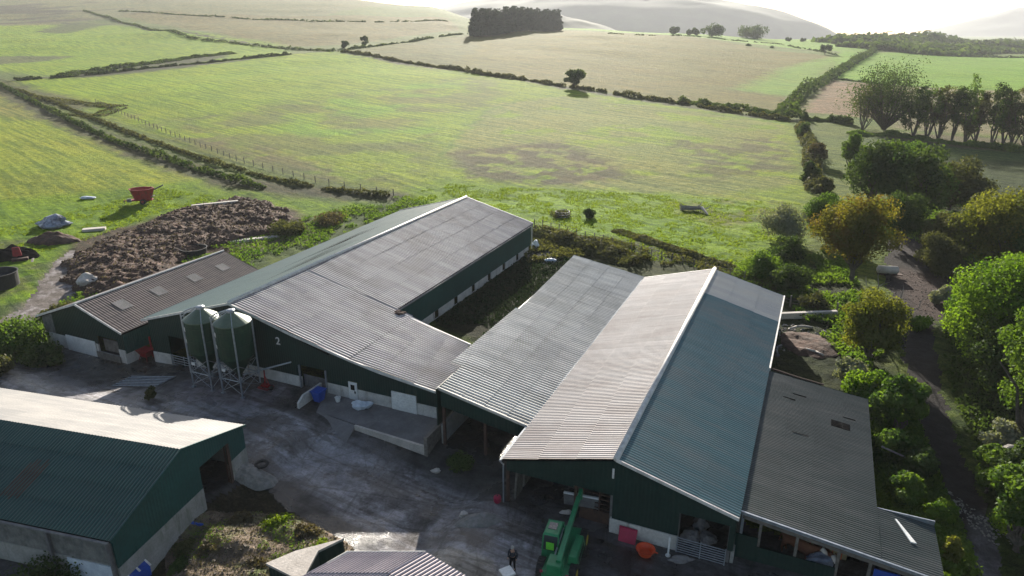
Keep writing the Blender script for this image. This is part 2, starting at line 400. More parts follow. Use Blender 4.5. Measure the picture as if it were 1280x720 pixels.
# left field
LEFTF = [(-250, 110), (0, 110), (70, 150), (250, 225), (380, 260), (250, 265), (100, 262), (-250, 300)]
paint(LEFTF, (.3, .36, .03), 3)
paint([(-100, 120), (0, 120), (60, 150), (20, 150)], (.27, .2, .12), 4, .5)
paint([(-250, 270), (120, 240), (250, 225), (420, 245), (500, 250), (480, 290), (300, 330), (0, 400), (-250, 420)], (.2, .33, .003), 3, .95)
strip([(-60, 96), (0, 112), (70, 148), (170, 190), (290, 228), (380, 240), (485, 247)], 5.5, (.1, .095, .055))
strip([(-60, 90), (10, 108), (100, 133)], 9, (.12, .12, .05), .9)
strip([(20, 100), (130, 92), (360, 68)], 4, (.06, .065, .04))
paint([(80, 95), (250, 70), (290, 68), (240, 84), (100, 98)], (.055, .06, .04), 4, .9)
strip([(120, 18), (190, 38), (360, 60), (430, 64)], 4, (.08, .08, .05))
strip([(430, 66), (600, 92), (720, 112), (990, 152)], 4.5, (.09, .09, .05))
strip([(1000, 150), (1015, 190), (1020, 240)], 3, (.05, .08, .02))
# farm surrounds
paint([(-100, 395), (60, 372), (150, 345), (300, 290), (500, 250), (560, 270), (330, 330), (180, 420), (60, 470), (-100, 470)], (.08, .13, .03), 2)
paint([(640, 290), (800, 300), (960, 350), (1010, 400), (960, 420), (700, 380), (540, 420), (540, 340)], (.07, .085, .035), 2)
paint([(545, 405), (670, 310), (735, 320), (600, 430)], (.035, .038, .025), 1)  # courtyard ground painted nearly black to stand for deep shade
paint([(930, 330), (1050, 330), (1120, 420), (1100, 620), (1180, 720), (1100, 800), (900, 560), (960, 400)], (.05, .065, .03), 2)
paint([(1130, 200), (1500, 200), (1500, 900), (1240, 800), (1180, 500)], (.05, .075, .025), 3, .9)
paint([(70, 330), (90, 300), (230, 262), (310, 245), (370, 265), (400, 285), (340, 300), (260, 330), (150, 372), (95, 380)], (.11, .08, .07), 1.5)
paint([(280, 305), (330, 285), (400, 285), (380, 305), (310, 315)], (.27, .23, .2), 1, .8)
paint([(-20, 410), (40, 375), (60, 330), (90, 320), (130, 335), (110, 360), (60, 390), (0, 420)], (.26, .23, .22), .9, .95)
paint([(-50, 300), (30, 300), (60, 330), (40, 370), (-50, 380)], (.1, .11, .05), 2, .8, .4, 4)
paint([(200, 600), (320, 575), (420, 640), (450, 700), (420, 760), (150, 760), (190, 700)], (.06, .052, .045), .6)
paint([(170, 730), (250, 660), (420, 700), (380, 760)], (.12, .1, .07), .8, .8, .4, 3)
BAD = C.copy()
YARD = np.array([[*W(*p)[:2]] for p in [(-70, 3), (-59, 5.9), (-56, 6.4), (-44, 8), (-42, 9), (-9.7, 9), (-9, 38), (14, 38), (14.5, 4), (26, 4), (27, -30), (2, -30), (-15, -30), (-17, -18), (-14, -13), (-10, -10.5), (-11, -7.5), (-15, -5), (-19, -5), (-19, -20), (-44, -20), (-75, -20)]])
TRACK = poly_px([(1112, 296), (1150, 294), (1190, 330), (1200, 385), (1165, 405), (1172, 470), (1196, 560), (1236, 640), (1262, 740), (1222, 740), (1190, 660), (1158, 560), (1138, 470), (1122, 400), (1106, 340)])
cx, cy_ = (WX[:-1, :-1] + WX[1:, 1:]) / 2, (WY[:-1, :-1] + WY[1:, 1:]) / 2
gx, gy = GX, GY
k = np.where(GY < 140, 1, 0)
ce_x = (GX[:-1, :-1] + GX[1:, 1:]) / 2; ce_y = (GY[:-1, :-1] + GY[1:, 1:]) / 2
jx = ce_x + (fbm(ce_x / 1.6, ce_y / 1.6, 3) - .5) * 1.6; jy = ce_y + (fbm(ce_x / 1.6 + 9, ce_y / 1.6, 3) - .5) * 1.6
isY = inside(YARD, jx, jy); MUD = poly_px([(-60, 432), (0, 402), (38, 378), (52, 352), (66, 330), (88, 312), (112, 318), (108, 345), (96, 368), (70, 384), (30, 408), (-60, 460)])
isT = (inside(TRACK, jx, jy) | inside(MUD, jx, jy)) & ~isY
# yard colours: pale old concrete, dark mud, one painted sun patch
YC = np.zeros(GX.shape + (3,)); YC[:] = (.1, .1, .11)
C = YC
paint([(-60, 430), (60, 480), (200, 470), (215, 480), (330, 500), (450, 560), (560, 610), (650, 640), (700, 700), (640, 760), (560, 760), (470, 690), (400, 630), (310, 560), (220, 530), (0, 490), (-60, 480)], (.38, .37, .4), .8)
paint([(200, 480), (300, 470), (370, 480), (360, 505), (300, 510), (210, 500)], (.3, .27, .3), .5)
paint([(0, 475), (60, 465), (110, 480), (70, 500), (0, 495)], (.36, .34, .35), .5, .8)
paint([(555, 600), (640, 640), (720, 720), (600, 760), (480, 650)], (.2, .19, .2), 1.5, .6, .4, 2)
paint([(540, 690), (620, 700), (625, 760), (540, 760)], (.5, .45, .4), .2)  # pale slab with the sunlight on it painted in
paint([(120, 440), (210, 450), (230, 480), (200, 500), (100, 470)], (.1, .095, .085), 1.5, .8)
paint([(305, 590), (370, 600), (480, 680), (400, 690), (330, 650), (240, 640)], (.06, .055, .055), .7)
paint([(360, 470), (400, 480), (390, 520), (370, 500)], (.1, .09, .085), 1, .8)
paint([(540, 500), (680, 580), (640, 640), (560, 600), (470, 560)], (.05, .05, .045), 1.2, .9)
paint([(700, 640), (760, 670), (900, 720), (760, 760), (690, 740)], (.13, .12, .13), 1, .7)
TC = np.zeros(GX.shape + (3,)); TC[:] = (.042, .038, .037)
C = TC
paint([(1110, 330), (1190, 350), (1195, 400), (1150, 400)], (.09, .065, .057), 1.5, .95)
paint([(1100, 290), (1150, 290), (1200, 330), (1150, 335)], (.06, .05, .05), 1.5, .7)
paint([(-80, 440), (0, 395), (38, 370), (50, 345), (66, 322), (88, 300), (125, 310), (118, 345), (100, 375), (70, 395), (30, 418), (-80, 480)], (.19, .165, .15), 1)
paint([(-80, 440), (0, 395), (38, 370), (50, 345), (66, 322), (88, 300), (125, 310), (118, 345), (100, 375), (70, 395), (30, 418), (-80, 480)], (.36, .33, .33), 1, .9, .5, .9)
paint([(1210, 640), (1240, 640), (1280, 740), (1220, 740)], (.17, .16, .17), .5, .7)

def ground_mat(name, kind):
    m, t, b, co = new_mat(name)
    g = N(t, 'ShaderNodeAttribute', attribute_name='gcol'); col = g.outputs['Color']
    if kind == 'grass':
        big, _ = noise(t, co, .035, 5, .6, .38, .64)
        col = mixc(t, big, col, mixc(t, 1.0, col, (1.1, .97, .85), 'MULTIPLY'))
        # mowing and drill lines run with the long boundary bank
        ln, lr = noise(t, mapping(t, mapping(t, co, (1, 1, 1), (0, 0, R(44))), (.03, .8, 1)), 1.0, 4, .6, .38, .62)
        col = mixc(t, ln, mixc(t, 1.0, col, (.56, .68, .6), 'MULTIPLY'), mixc(t, 1.0, col, (1.25, 1.2, 1.1), 'MULTIPLY'))
        tf, tr = noise(t, mapping(t, co, (1, 1.6, 1)), .8, 6, .75, .36, .6)
        col = mixc(t, tf, mixc(t, 1.0, col, (.42, .52, .4), 'MULTIPLY'), col)
        ff, fr = noise(t, co, 4.5, 5, .8, .4, .6)
        col = mixc(t, ff, mixc(t, 1.0, col, (.62, .68, .6), 'MULTIPLY'), mixc(t, 1.0, col, (1.25, 1.2, 1.1), 'MULTIPLY'))
        hs = N(t, 'ShaderNodeMath', operation='ADD'); t.links.new(tr, hs.inputs[0]); t.links.new(fr, hs.inputs[1])
        st, di = .9, .7
        tl = N(t, 'ShaderNodeBsdfTranslucent')
        b.inputs['Roughness'].default_value = .95; b.inputs['Specular IOR Level'].default_value = .1
    else:
        a1, r1 = noise(t, co, .9, 7, .75, .38, .66)
        col = mixc(t, a1, mixc(t, 1.0, col, (.55, .54, .52), 'MULTIPLY'), mixc(t, 1.0, col, (1.15, 1.15, 1.18), 'MULTIPLY'))
        a2, r2 = noise(t, co, 5, 6, .75, .4, .6)
        col = mixc(t, a2, mixc(t, 1.0, col, (.72, .72, .7), 'MULTIPLY'), col)
        if kind == 'yard':
            wm = N(t, 'ShaderNodeTexNoise'); wm.inputs['Scale'].default_value = .8; t.links.new(co, wm.inputs[0])
            vw = mixc(t, .12, co, wm.outputs[1])
            vo = N(t, 'ShaderNodeTexVoronoi', feature='DISTANCE_TO_EDGE'); vo.inputs['Scale'].default_value = .3; t.links.new(vw, vo.inputs[0])
            mr = N(t, 'ShaderNodeMapRange'); t.links.new(vo.outputs[0], mr.inputs[0]); mr.inputs[1].default_value = .004; mr.inputs[2].default_value = .016
            col = mixc(t, mr.outputs[0], mixc(t, 1.0, col, (.75, .75, .72), 'MULTIPLY'), col)
            br = N(t, 'ShaderNodeTexBrick'); t.links.new(mapping(t, co, (1, 1, 1), (0, 0, R(12))), br.inputs[0])
            br.inputs['Scale'].default_value = .085; br.inputs['Mortar Size'].default_value = .008; br.inputs['Color1'].default_value = (1, 1, 1, 1)
            br.inputs['Color2'].default_value = (.86, .86, .86, 1); br.inputs['Mortar'].default_value = (.66, .66, .64, 1); br.offset = .3
            col = mixc(t, 1.0, col, br.outputs[0], 'MULTIPLY')
            sa, _ = noise(t, mapping(t, mapping(t, co, (1, 1, 1), (0, 0, R(33))), (.1, .9, 1)), 1.0, 6, .7, .4, .62)
            col = mixc(t, sa, mixc(t, 1.0, col, (.72, .7, .68), 'MULTIPLY'), mixc(t, 1.0, col, (1.1, 1.1, 1.08), 'MULTIPLY'))
            ty, _ = noise(t, mapping(t, mapping(t, co, (1, 1, 1), (0, 0, R(31))), (.035, 2.4, 1)), 1.0, 3, .5, .5, .6)
            col = mixc(t, ty, col, mixc(t, 1.0, col, (.66, .63, .6), 'MULTIPLY'))
            sb_, _ = noise(t, co, .13, 6, .75, .5, .56)
            col = mixc(t, sb_, col, mixc(t, 1.0, col, (.55, .53, .5), 'MULTIPLY'))
            wet, _ = noise(t, co, .22, 4, .6, .45, .6)
            rr = N(t, 'ShaderNodeMapRange'); t.links.new(wet, rr.inputs[0]); rr.inputs[3].default_value = .2; rr.inputs[4].default_value = .95
            t.links.new(rr.outputs[0], b.inputs['Roughness'])
        if kind == 'track': b.inputs['Roughness'].default_value = .95; b.inputs['Specular IOR Level'].default_value = .1
        hs = N(t, 'ShaderNodeMath', operation='ADD'); t.links.new(r1, hs.inputs[0]); t.links.new(r2, hs.inputs[1])
        st, di = .5, .12 if kind == 'yard' else .4
    bp = N(t, 'ShaderNodeBump'); bp.inputs['Strength'].default_value = st; bp.inputs['Distance'].default_value = di
    t.links.new(hs.outputs[0], bp.inputs['Height']); t.links.new(bp.outputs[0], b.inputs['Normal'])
    t.links.new(col, b.inputs['Base Color']); return m
nr, nc = GX.shape
rough_z = (fbm(GX / 1.3, GY / 1.3, 3) - .5) * .35 * sst((GY - 60) / 40) * sst((600 - GY) / 300)
Ym = np.zeros(GX.shape, bool); Ym[:-1, :-1] |= isY | isT; Ym[1:, 1:] |= isY | isT; Ym[1:, :-1] |= isY | isT; Ym[:-1, 1:] |= isY | isT
GZs = GZ + np.where(Ym, 0, rough_z) + np.where(Ym, 0, (fbm(GX / .9, GY / .9, 3) - .35) * .3 * sst((GY - 20) / 10) * sst((160 - GY) / 60))
idx = np.arange(nr * nc).reshape(nr, nc)
quads = np.stack([idx[:-1, :-1], idx[:-1, 1:], idx[1:, 1:], idx[1:, :-1]], -1)
VV = np.stack([GX, GY, GZs], -1).reshape(-1, 3)
def ground_part(name, mask, Cc, m, z=0.0):
    q = quads[mask]; u, inv = np.unique(q, return_inverse=True)
    me = np_mesh(name, VV[u] + [0, 0, z], inv.reshape(-1, 4), None, Cc.reshape(-1, 3)[u])
    o = link(name, me, m, None, True); o['kind'] = 'structure'; return o
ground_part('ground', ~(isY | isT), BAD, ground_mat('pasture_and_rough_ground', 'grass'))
ground_part('farmyard', isY, YC, ground_mat('worn_concrete_yard', 'yard'))
ground_part('farm_track', isT, TC, ground_mat('muddy_stony_track', 'track'))
m_ = MB(); m_.add([(-3000, -600, -.6), (3000, -600, -.6), (3000, 9, -.6), (-3000, 9, -.6)], [(0, 1, 2, 3)])
tag(m_.build('ground', M['conc'], None), kind='structure')

# ---------------------------------------------------------------- far hills (real relief, kilometres away)
def hill(cx_, cy0, rx, ry, h, seed, col, skew=0.0, z0=-15, ex=1.15):
    n = 60; u = np.linspace(-1, 1, n); X, Y = np.meshgrid(u, u)
    r = np.sqrt((X - skew * (1 - np.abs(X))) ** 2 + Y ** 2)
    z = h * np.clip(1 - r, 0, 1) ** ex * (.8 + .4 * fbm(X * 3 + seed, Y * 3, 4)) + z0
    q = np.arange(n * n).reshape(n, n)
    me = np_mesh('hills', np.stack([cx_ + X * rx, cy0 + Y * ry, z], -1).reshape(-1, 3),
                 np.stack([q[:-1, :-1], q[:-1, 1:], q[1:, 1:], q[1:, :-1]], -1).reshape(-1, 4))
    tag(link('hills', me, col, None, True), kind='structure')
M['hill'] = mat('far_hillside', (.09, .11, .06), (.06, .07, .05), .01, 1)
hill(110, 1900, 330, 420, 92, 1, M['hill'])
hill(520, 4300, 1330, 1000, 300, 4, M['hill'], 0, -15, .55)
hill(4300, 6300, 900, 700, 240, 8, M['hill'])
hz = MB(); hz.box(-7500, 7500, -650, 7400, -30, 400)
hzm = bpy.data.materials.new('pale_haze'); hzm.use_nodes = True; hzm.node_tree.nodes.clear()
_pv = hzm.node_tree.nodes.new('ShaderNodeVolumePrincipled'); _o = hzm.node_tree.nodes.new('ShaderNodeOutputMaterial')
_pv.inputs['Color'].default_value = (.9, .92, .95, 1); _pv.inputs['Density'].default_value = .00011; _pv.inputs['Anisotropy'].default_value = .12
hzm.node_tree.links.new(_pv.outputs[0], _o.inputs['Volume'])
tag(hz.build('haze', hzm), kind='stuff')

# ---------------------------------------------------------------- vegetation
def leaf_quads(P_, Nn, s, v, ar=1.0):
    n = len(P_); Nn = Nn / np.maximum(np.linalg.norm(Nn, axis=1, keepdims=True), 1e-6)
    r = NR.normal(size=(n, 3)); U = np.cross(Nn, r); U /= np.maximum(np.linalg.norm(U, axis=1, keepdims=True), 1e-6)
    V_ = np.cross(Nn, U); sz = (s * NR.uniform(.55, 1.35, n))[:, None]
    a = U * sz; b = V_ * sz * ar; k = Nn * sz * .3
    Q = np.stack([P_ - a, P_ - b * .8 + k * NR.uniform(-1, 1, (n, 1)), P_ + a, P_ + b * .8 + k], 1).reshape(-1, 3)
    return Q, np.arange(4 * n).reshape(n, 4), np.repeat(v, 4)
def clump_cloud(clumps, n, s, squash=.8, zmin=None):
    c = np.array(clumps, float); wgt = c[:, 3] ** 2; wgt /= wgt.sum()
    i = NR.choice(len(c), n, p=wgt); d = NR.normal(size=(n, 3)); d /= np.linalg.norm(d, axis=1, keepdims=True)
    rr = c[i, 3:4] * (NR.uniform(.3, 1.0, (n, 1)) ** .5) * NR.uniform(.85, 1.25, (n, 1))
    P_ = c[i, :3] + d * rr * [1, 1, squash]
    if zmin is not None: P_[:, 2] = np.maximum(P_[:, 2], zmin + NR.uniform(0, .3, n))
    cv = NR.uniform(0, 1, len(c)); v = np.clip(cv[i] * .7 + NR.uniform(0, .3, n), 0, 1)
    return leaf_quads(P_, d + NR.normal(size=(n, 3)) * .55 + [0, 0, .15], s * 1.1, v)
def foliage(name, clumps, n, s, m, parent=None, squash=.8, zmin=None):
    Q, Fq, v = clump_cloud(clumps, n, s, squash, zmin)
    return link(name, np_mesh(name, Q, Fq, v), m, parent)
def limb(mb, p, q, r0, r1, segs=4, wob=.08):
    p = Vector(p); q = Vector(q); Ln = (q - p).length; pts = [p]
    for i in range(1, segs + 1):
        t = i / segs; o = Vector((rnd.uniform(-1, 1), rnd.uniform(-1, 1), rnd.uniform(-.5, .5))) * Ln * wob * (1 if i < segs else 0)
        pts.append(p.lerp(q, t) + o)
    for i in range(segs):
        mb.tube(pts[i], pts[i + 1], r0 + (r1 - r0) * i / segs, r0 + (r1 - r0) * (i + 1) / segs, 6)
    return pts
def make_tree(loc, h, rad, m, label, group=None, n=7000, s=.2, trunk_h=.35, cat='tree', name='tree', squash=.85, lumps=26, trunk=True, cl=None):
    root = empty(name, loc, 0, label, cat, group)
    tb = MB(); th = h * trunk_h; cl = []
    c0 = Vector((0, 0, th + (h - th) * .5)); rz = (h - th) * .5
    for i in range(lumps):
        d = Vector((rnd.gauss(0, 1), rnd.gauss(0, 1), rnd.gauss(0, 1))).normalized(); k = rnd.uniform(.35, .82)
        cr = rad * rnd.uniform(.22, .42)
        p = c0 + Vector((d.x * rad * k, d.y * rad * k, d.z * rz * k)); cl.append((p.x, p.y, p.z, cr))
    if trunk:
        limb(tb, (0, 0, -.3), (rnd.uniform(-.3, .3), rnd.uniform(-.3, .3), th), h * .03 + .05, h * .022, 4, .04)
        for c in cl[::2]: limb(tb, (0, 0, th * rnd.uniform(.6, 1)), c[:3], h * .013, .03, 4, .1)
        tb.build('trunk', M['bark'], root)
    foliage('crown', cl, int(n * 1.6) if s < .2 else n, s * .8 if s < .2 else s, m, root, squash, .1)
    return root
def make_shrub(loc, h, rad, m, label, group=None, n=2500, s=.14, name='shrub', cat='shrub', lumps=14):
    cl = []
    for i in range(lumps):
        a = rnd.uniform(0, 6.28); k = rnd.uniform(0, .75) * rad; cr = rad * rnd.uniform(.28, .45)
        cl.append((math.cos(a) * k, math.sin(a) * k, max(.2, (h - cr * .8) * rnd.uniform(.25, 1) * (1 - .35 * k / rad)), cr))
    Q, Fq, v = clump_cloud(cl, n, s, .8, 0.0)
    o = link(name, np_mesh(name, Q, Fq, v), m); o.location = loc
    return tag(o, label, cat, group)
def size_at(p): return F_PX / (math.cos(PITCH) * p.y + math.sin(PITCH) * (H - p.z))   # px per metre there

def tree_px(bx, by, hpx, rpx, m, label, **k):
    p = at(bx, by); q = size_at(p); tilt = max(.5, math.cos(math.atan2(H - p.z, p.y)))
    return make_tree(p, hpx / q / tilt, rpx / q, m, label, **k)
def shrub_px(bx, by, hpx, rpx, m, label, **k):
    p = at(bx, by); q = size_at(p); tilt = max(.5, math.cos(math.atan2(H - p.z, p.y)))
    return make_shrub(p, hpx / q / tilt, rpx / q, m, label, **k)

def hedge(px, width, height, m, label, n, s, name='hedge', cat='hedge', gaps=.25, seed=0, group=None, ns=7):
    P_ = [at(*p) for p in px]; segs = [(P_[i], P_[i + 1], (P_[i + 1] - P_[i]).length) for i in range(len(P_) - 1)]
    tot = sum(x[2] for x in segs); L_ = np.array([x[2] for x in segs]); cum = np.concatenate([[0], np.cumsum(L_)])
    t = NR.uniform(0, tot, n); den = fbm(t / ns + seed, t * 0 + seed, 3); keep = den > gaps; t = t[keep]; den = den[keep]; n = len(t)
    i = np.clip(np.searchsorted(cum, t) - 1, 0, len(segs) - 1)
    A = np.array([[*x[0]] for x in segs]); B = np.array([[*x[1]] for x in segs]); f = ((t - cum[i]) / L_[i])[:, None]
    c = A[i] * (1 - f) + B[i] * f; dr = (B - A)[i]; pe = np.stack([-dr[:, 1], dr[:, 0]], 1); pe /= np.linalg.norm(pe, axis=1, keepdims=True)
    hh = height * np.clip(.4 + 1.9 * (fbm(t / (ns * .45) + seed * 3, t * 0 + 9, 3) - .3), .25, 1.5)
    ang = NR.uniform(0, math.pi, n); rr = NR.uniform(.75, 1.05, n)
    off = np.cos(ang) * width / 2 * rr * (.7 + .6 * den); x = c[:, 0] + pe[:, 0] * off; y = c[:, 1] + pe[:, 1] * off
    z = Tz(x, y) + np.sin(ang) * hh * rr * NR.uniform(.6, 1.0, n)
    nn = np.stack([pe[:, 0] * np.cos(ang), pe[:, 1] * np.cos(ang), np.sin(ang) + .2], 1) + NR.normal(size=(n, 3)) * .5
    v = np.clip(fbm(t / 2.5, off * 0, 2) * 1.3 - .3 + NR.uniform(0, .5, n), 0, 1)
    Q, Fq, v = leaf_quads(np.stack([x, y, z], 1), nn, s, v)
    o0 = np.array([*P_[0]]); ob = link(name, np_mesh(name, Q - o0, Fq, v), m); ob.location = P_[0]
    return tag(ob, label, cat, group)

# boundary hedges and banks of the fields
hedge([(-60, 90), (0, 106), (60, 137), (140, 176), (240, 210), (330, 236)], 1.8, 1.6, L['dkgreen'], 'long dark hedge on the lower side of the rough bank at left', 9000, .32, ns=6, gaps=.15)
hedge([(20, 112), (80, 133), (160, 166), (250, 198), (330, 222), (400, 236), (488, 246)], 1.8, 1.0, L['olive'], 'brown scrubby bank hedge beside the fence line at left', 9000, .26, ns=5, gaps=.25, seed=4)
hedge([(40, 122), (90, 128), (150, 134), (120, 146), (90, 142)], 6, .8, L['olive'], 'patch of dark gorse at the near end of the left bank', 2500, .3, cat='gorse', name='gorse_patch', seed=5)
hedge([(18, 101), (80, 97), (180, 86), (300, 74), (364, 68)], 2.2, 1.6, L['dkgreen'], 'thin dark hedge across the far left fields', 5000, .5, seed=6, gaps=.3)
hedge([(80, 94), (150, 84), (240, 72), (290, 67)], 9, 1.5, L['dkgreen'], 'broad dark gorse strip above the thin far left hedge', 4500, .6, cat='gorse', name='gorse_strip', seed=7)
hedge([(105, 14), (180, 35), (240, 48), (300, 55), (372, 62), (430, 65)], 3, 1.8, L['dkgreen'], 'hedge running down from the moor to the field corner', 5500, .6, seed=8, gaps=.3)
hedge([(428, 65), (520, 80), (600, 92), (680, 104), (760, 116), (860, 131), (985, 151)], 3, 1.8, L['olive'], 'long hedge bank between the green field and brown stubble', 11000, .42, seed=9, gaps=.22)
hedge([(436, 62), (500, 54), (578, 43)], 2.5, 1.8, L['dkgreen'], 'hedge leading from the field corner to the conifer wood', 2600, .6, seed=10)
hedge([(380, 26), (250, 20), (150, 14)], 3, 1.5, L['dkgreen'], 'faint moorland hedge at the top left', 1500, .9, seed=21, gaps=.35)
hedge([(380, 27), (470, 28), (560, 27)], 3, 1.5, L['dkgreen'], 'faint moorland hedge left of the conifer wood', 1000, .9, seed=22, gaps=.35)
hedge([(990, 150), (984, 135), (1010, 112), (1045, 92), (1075, 74), (1092, 63)], 7, 4.2, L['dkgreen'], 'tall dark hedge climbing to the skyline beside the red ploughed field', 9000, .6, seed=11, gaps=.12)
hedge([(850, 128), (920, 135), (990, 146)], 8, 2.2, L['dkgreen'], 'scrubby dark bushes where the hedge bank widens near the field gate', 3500, .42, seed=12, gaps=.3)
hedge([(1003, 150), (1040, 152), (1062, 156)], 3, 3.2, L['dkgreen'], 'short dark hedge below the red ploughed field', 2500, .35, seed=13, gaps=.2)
hedge([(1000, 160), (1012, 185), (1015, 215), (1018, 242)], 3.6, 3.2, L['olive'], 'tall scruffy hedge down the right side of the green field', 7000, .28, seed=14, gaps=.34, ns=4)
for (x, y, h, r, k, lb) in ((1006, 172, 22, 13, 'dkgreen', 'dark bush at the top end of the tall scruffy hedge'), (1020, 205, 30, 15, 'brown', 'brownish bush halfway down the tall scruffy hedge'), (1010, 228, 26, 13, 'dkgreen', 'dark bush near the lower end of the tall scruffy hedge'), (1028, 246, 26, 13, 'olive', 'olive bush at the lower end of the tall scruffy hedge')): shrub_px(x, y, h, r, L[k], lb, n=2200, s=.2)
hedge([(1036, 98), (1080, 103), (1112, 107)], 1.5, 1.2, L['dkgreen'], 'thin dark hedge above the red ploughed field', 900, .5, seed=15)
hedge([(1060, 168), (1120, 170), (1180, 178), (1240, 185), (1320, 196)], 4, 1.7, L['green'], 'low green hedge along the foot of the tree row', 8000, .28, seed=16, gaps=.1)
hedge([(760, 42), (850, 45), (960, 54), (1050, 70)], 2, 1.4, L['dkgreen'], 'thin hedge near the skyline above the stubble field', 1800, .8, seed=17, gaps=.45)
hedge([(1085, 62), (1160, 66), (1300, 72), (1420, 78)], 4, 3, L['dkgreen'], 'hedge below the grey far woods at right', 2000, 1.0, seed=18, gaps=.2)
hedge([(770, 288), (820, 305), (870, 322), (920, 340)], 2.4, .6, L['olive'], 'low olive weeds along the fence behind the sheds', 4000, .2, seed=19, gaps=.2, cat='weeds', name='weed_strip')
hedge([(668, 290), (700, 300), (745, 312), (800, 330)], 5, 1.3, L['olive'], 'rough olive scrub behind the middle shed', 6000, .2, seed=20, gaps=.2, cat='scrub', name='scrub')

# conifer wood on the ridge: trees one behind another, nearest rows as individuals
base_l, base_r = at(593, 47), at(698, 39)
proto = []
for k in range(3):
    root = empty('conifer', (0, 0, 0), 0, 'dark conifer in the dense square wood on the ridge', 'conifer', 'conifers of the dense wood on the ridge')
    tb = MB(); hh = 1.0
    tb.tube((0, 0, -.02), (0, 0, .95), .012, .003, 5); tb.build('trunk', M['bark'], root)
    cl = []
    for i in range(16):
        z = .12 + .85 * i / 16; r = .17 * (1 - .75 * (i / 16) ** 1.3); a = rnd.uniform(0, 6.28)
        cl.append((math.cos(a) * r * .4, math.sin(a) * r * .4, z, r))
    foliage('crown', cl, 650, .032, L['conifer'], root, .45)
    proto.append(root)
c1 = 0; px_vec = (base_r - base_l); wl = px_vec.length; ux = px_vec / wl; uy = Vector((base_l.x * .5 + base_r.x * .5, base_l.y, 0)).normalized()
s0 = size_at(base_l)
for row in range(8):
    for i in range(30):
        t = (i + rnd.uniform(-.3, .3)) / 29 * wl; p = base_l + ux * t + uy * (row * 5 + rnd.uniform(-1.2, 1.2) + 2)
        o = proto[c1] if c1 < 3 else copy_tree(proto[c1 % 3])
        hgt = rnd.uniform(.72, 1.14) * 33 / s0 * (1 if row < 6 else .97)
        o.location = (p.x, p.y, float(Tz(p.x, p.y))); o.scale = (hgt * 1.1, hgt * 1.1, hgt); o.rotation_euler = (0, 0, rnd.uniform(0, 6.28)); c1 += 1

# lone trees and clumps on the far fields
tree_px(717, 110, 22, 14, L['dkgreen'], 'round dark lone tree standing in the middle field hedge', n=2600, s=.45, trunk_h=.12, lumps=18)
tree_px(431, 60, 9, 6, L['dkgreen'], 'small dark tree at the far field corner, leftmost of two', n=600, s=.6, trunk_h=.1, lumps=8)
tree_px(456, 57, 13, 6, L['dkgreen'], 'slightly taller small tree at the far field corner', n=600, s=.6, trunk_h=.1, lumps=8)
tree_px(1031, 68, 14, 8, L['dkgreen'], 'small lone tree on the skyline field beside the tall hedge', n=900, s=.6, trunk_h=.2, lumps=10)
tree_px(840, 42, 8, 9, L['dkgreen'], 'smallest low dark tree clump on the skyline', n=700, s=1, trunk_h=.05, lumps=9, trunk=False)
tree_px(866, 44, 7, 9, L['dkgreen'], 'flat dark clump between two skyline trees', n=700, s=1, trunk_h=.05, lumps=9, trunk=False)
tree_px(891, 46, 15, 16, L['dkgreen'], 'large domed dark tree on the skyline, left of the wide one', n=1400, s=1, trunk_h=.05, lumps=16, trunk=False)
tree_px(940, 48, 14, 22, L['dkgreen'], 'wide domed tree clump on the skyline', n=1800, s=1, trunk_h=.05, lumps=20, trunk=False)
tree_px(1046, 55, 8, 9, L['dkgreen'], 'low dark clump on the skyline near the top of the tall hedge', n=500, s=1, trunk_h=.05, lumps=8, trunk=False)
for i, x in enumerate((985, 1004, 1020)):
    tree_px(x, 52, 4, 5, L['dkgreen'], ('leftmost', 'middle', 'rightmost')[i] + ' of three tiny far skyline trees left of the tall hedge', n=250, s=1, trunk_h=.05, lumps=5, trunk=False, group='tiny far skyline trees')
# far grey woodland belt beyond the right hand fields
for i, (x0, x1, y, hh, dd) in enumerate([(1090, 1440, 62, 9, 0), (1060, 1460, 56, 14, 0)]):
    h_ = hedge([(x0, y), ((x0 + x1) / 2, y + 1), (x1, y + 4)], 90, hh, L['dkgreen'], None, 5000, 4.0, 'far_woodland', None, .05, 30 + i, ns=80)
    h_['kind'] = 'stuff'; h_['label'] = ('nearer belt of hazy far woodland at right', 'farther belt of hazy far woodland at right')[i]

# bushes and trees beside the track, the big foreground foliage of the right side
tree_px(1063, 352, 108, 52, L['orange'], 'round tree with orange and olive autumn leaves behind the sheds', n=15000, s=.15, trunk_h=.16, lumps=46)
tree_px(1085, 262, 88, 42, L['dkgreen'], 'dark green bushy tree below the tree row, nearest the field gate', n=10000, s=.2, trunk_h=.1, lumps=30)
tree_px(1140, 272, 90, 46, L['dkgreen'], 'middle dark bushy tree in the clump below the tree row', n=11000, s=.2, trunk_h=.1, lumps=34)
tree_px(1186, 262, 62, 44, L['olive'], 'lower olive coloured tree at the right end of the dark clump', n=9000, s=.2, trunk_h=.1, lumps=30)
tree_px(1062, 215, 45, 20, L['green'], 'small green tree beside the tall scruffy hedge', n=4000, s=.22, trunk_h=.1, lumps=16)
tree_px(1120, 222, 48, 34, L['green'], 'lighter green bush at the back of the dark clump', n=6000, s=.22, trunk_h=.05, lumps=22)
tree_px(1238, 338, 104, 56, L['yellow'], 'large tree with yellow lit crown right of the bare soil', n=16000, s=.17, trunk_h=.1, lumps=46)
tree_px(1180, 325, 60, 34, L['olive'], 'grey green lower tree left of the yellow topped one', n=7000, s=.17, trunk_h=.05, lumps=24)
tree_px(1284, 350, 90, 40, L['green'], 'green tree cut by the right edge behind the yellow topped one', n=8000, s=.18, trunk_h=.05, lumps=24)
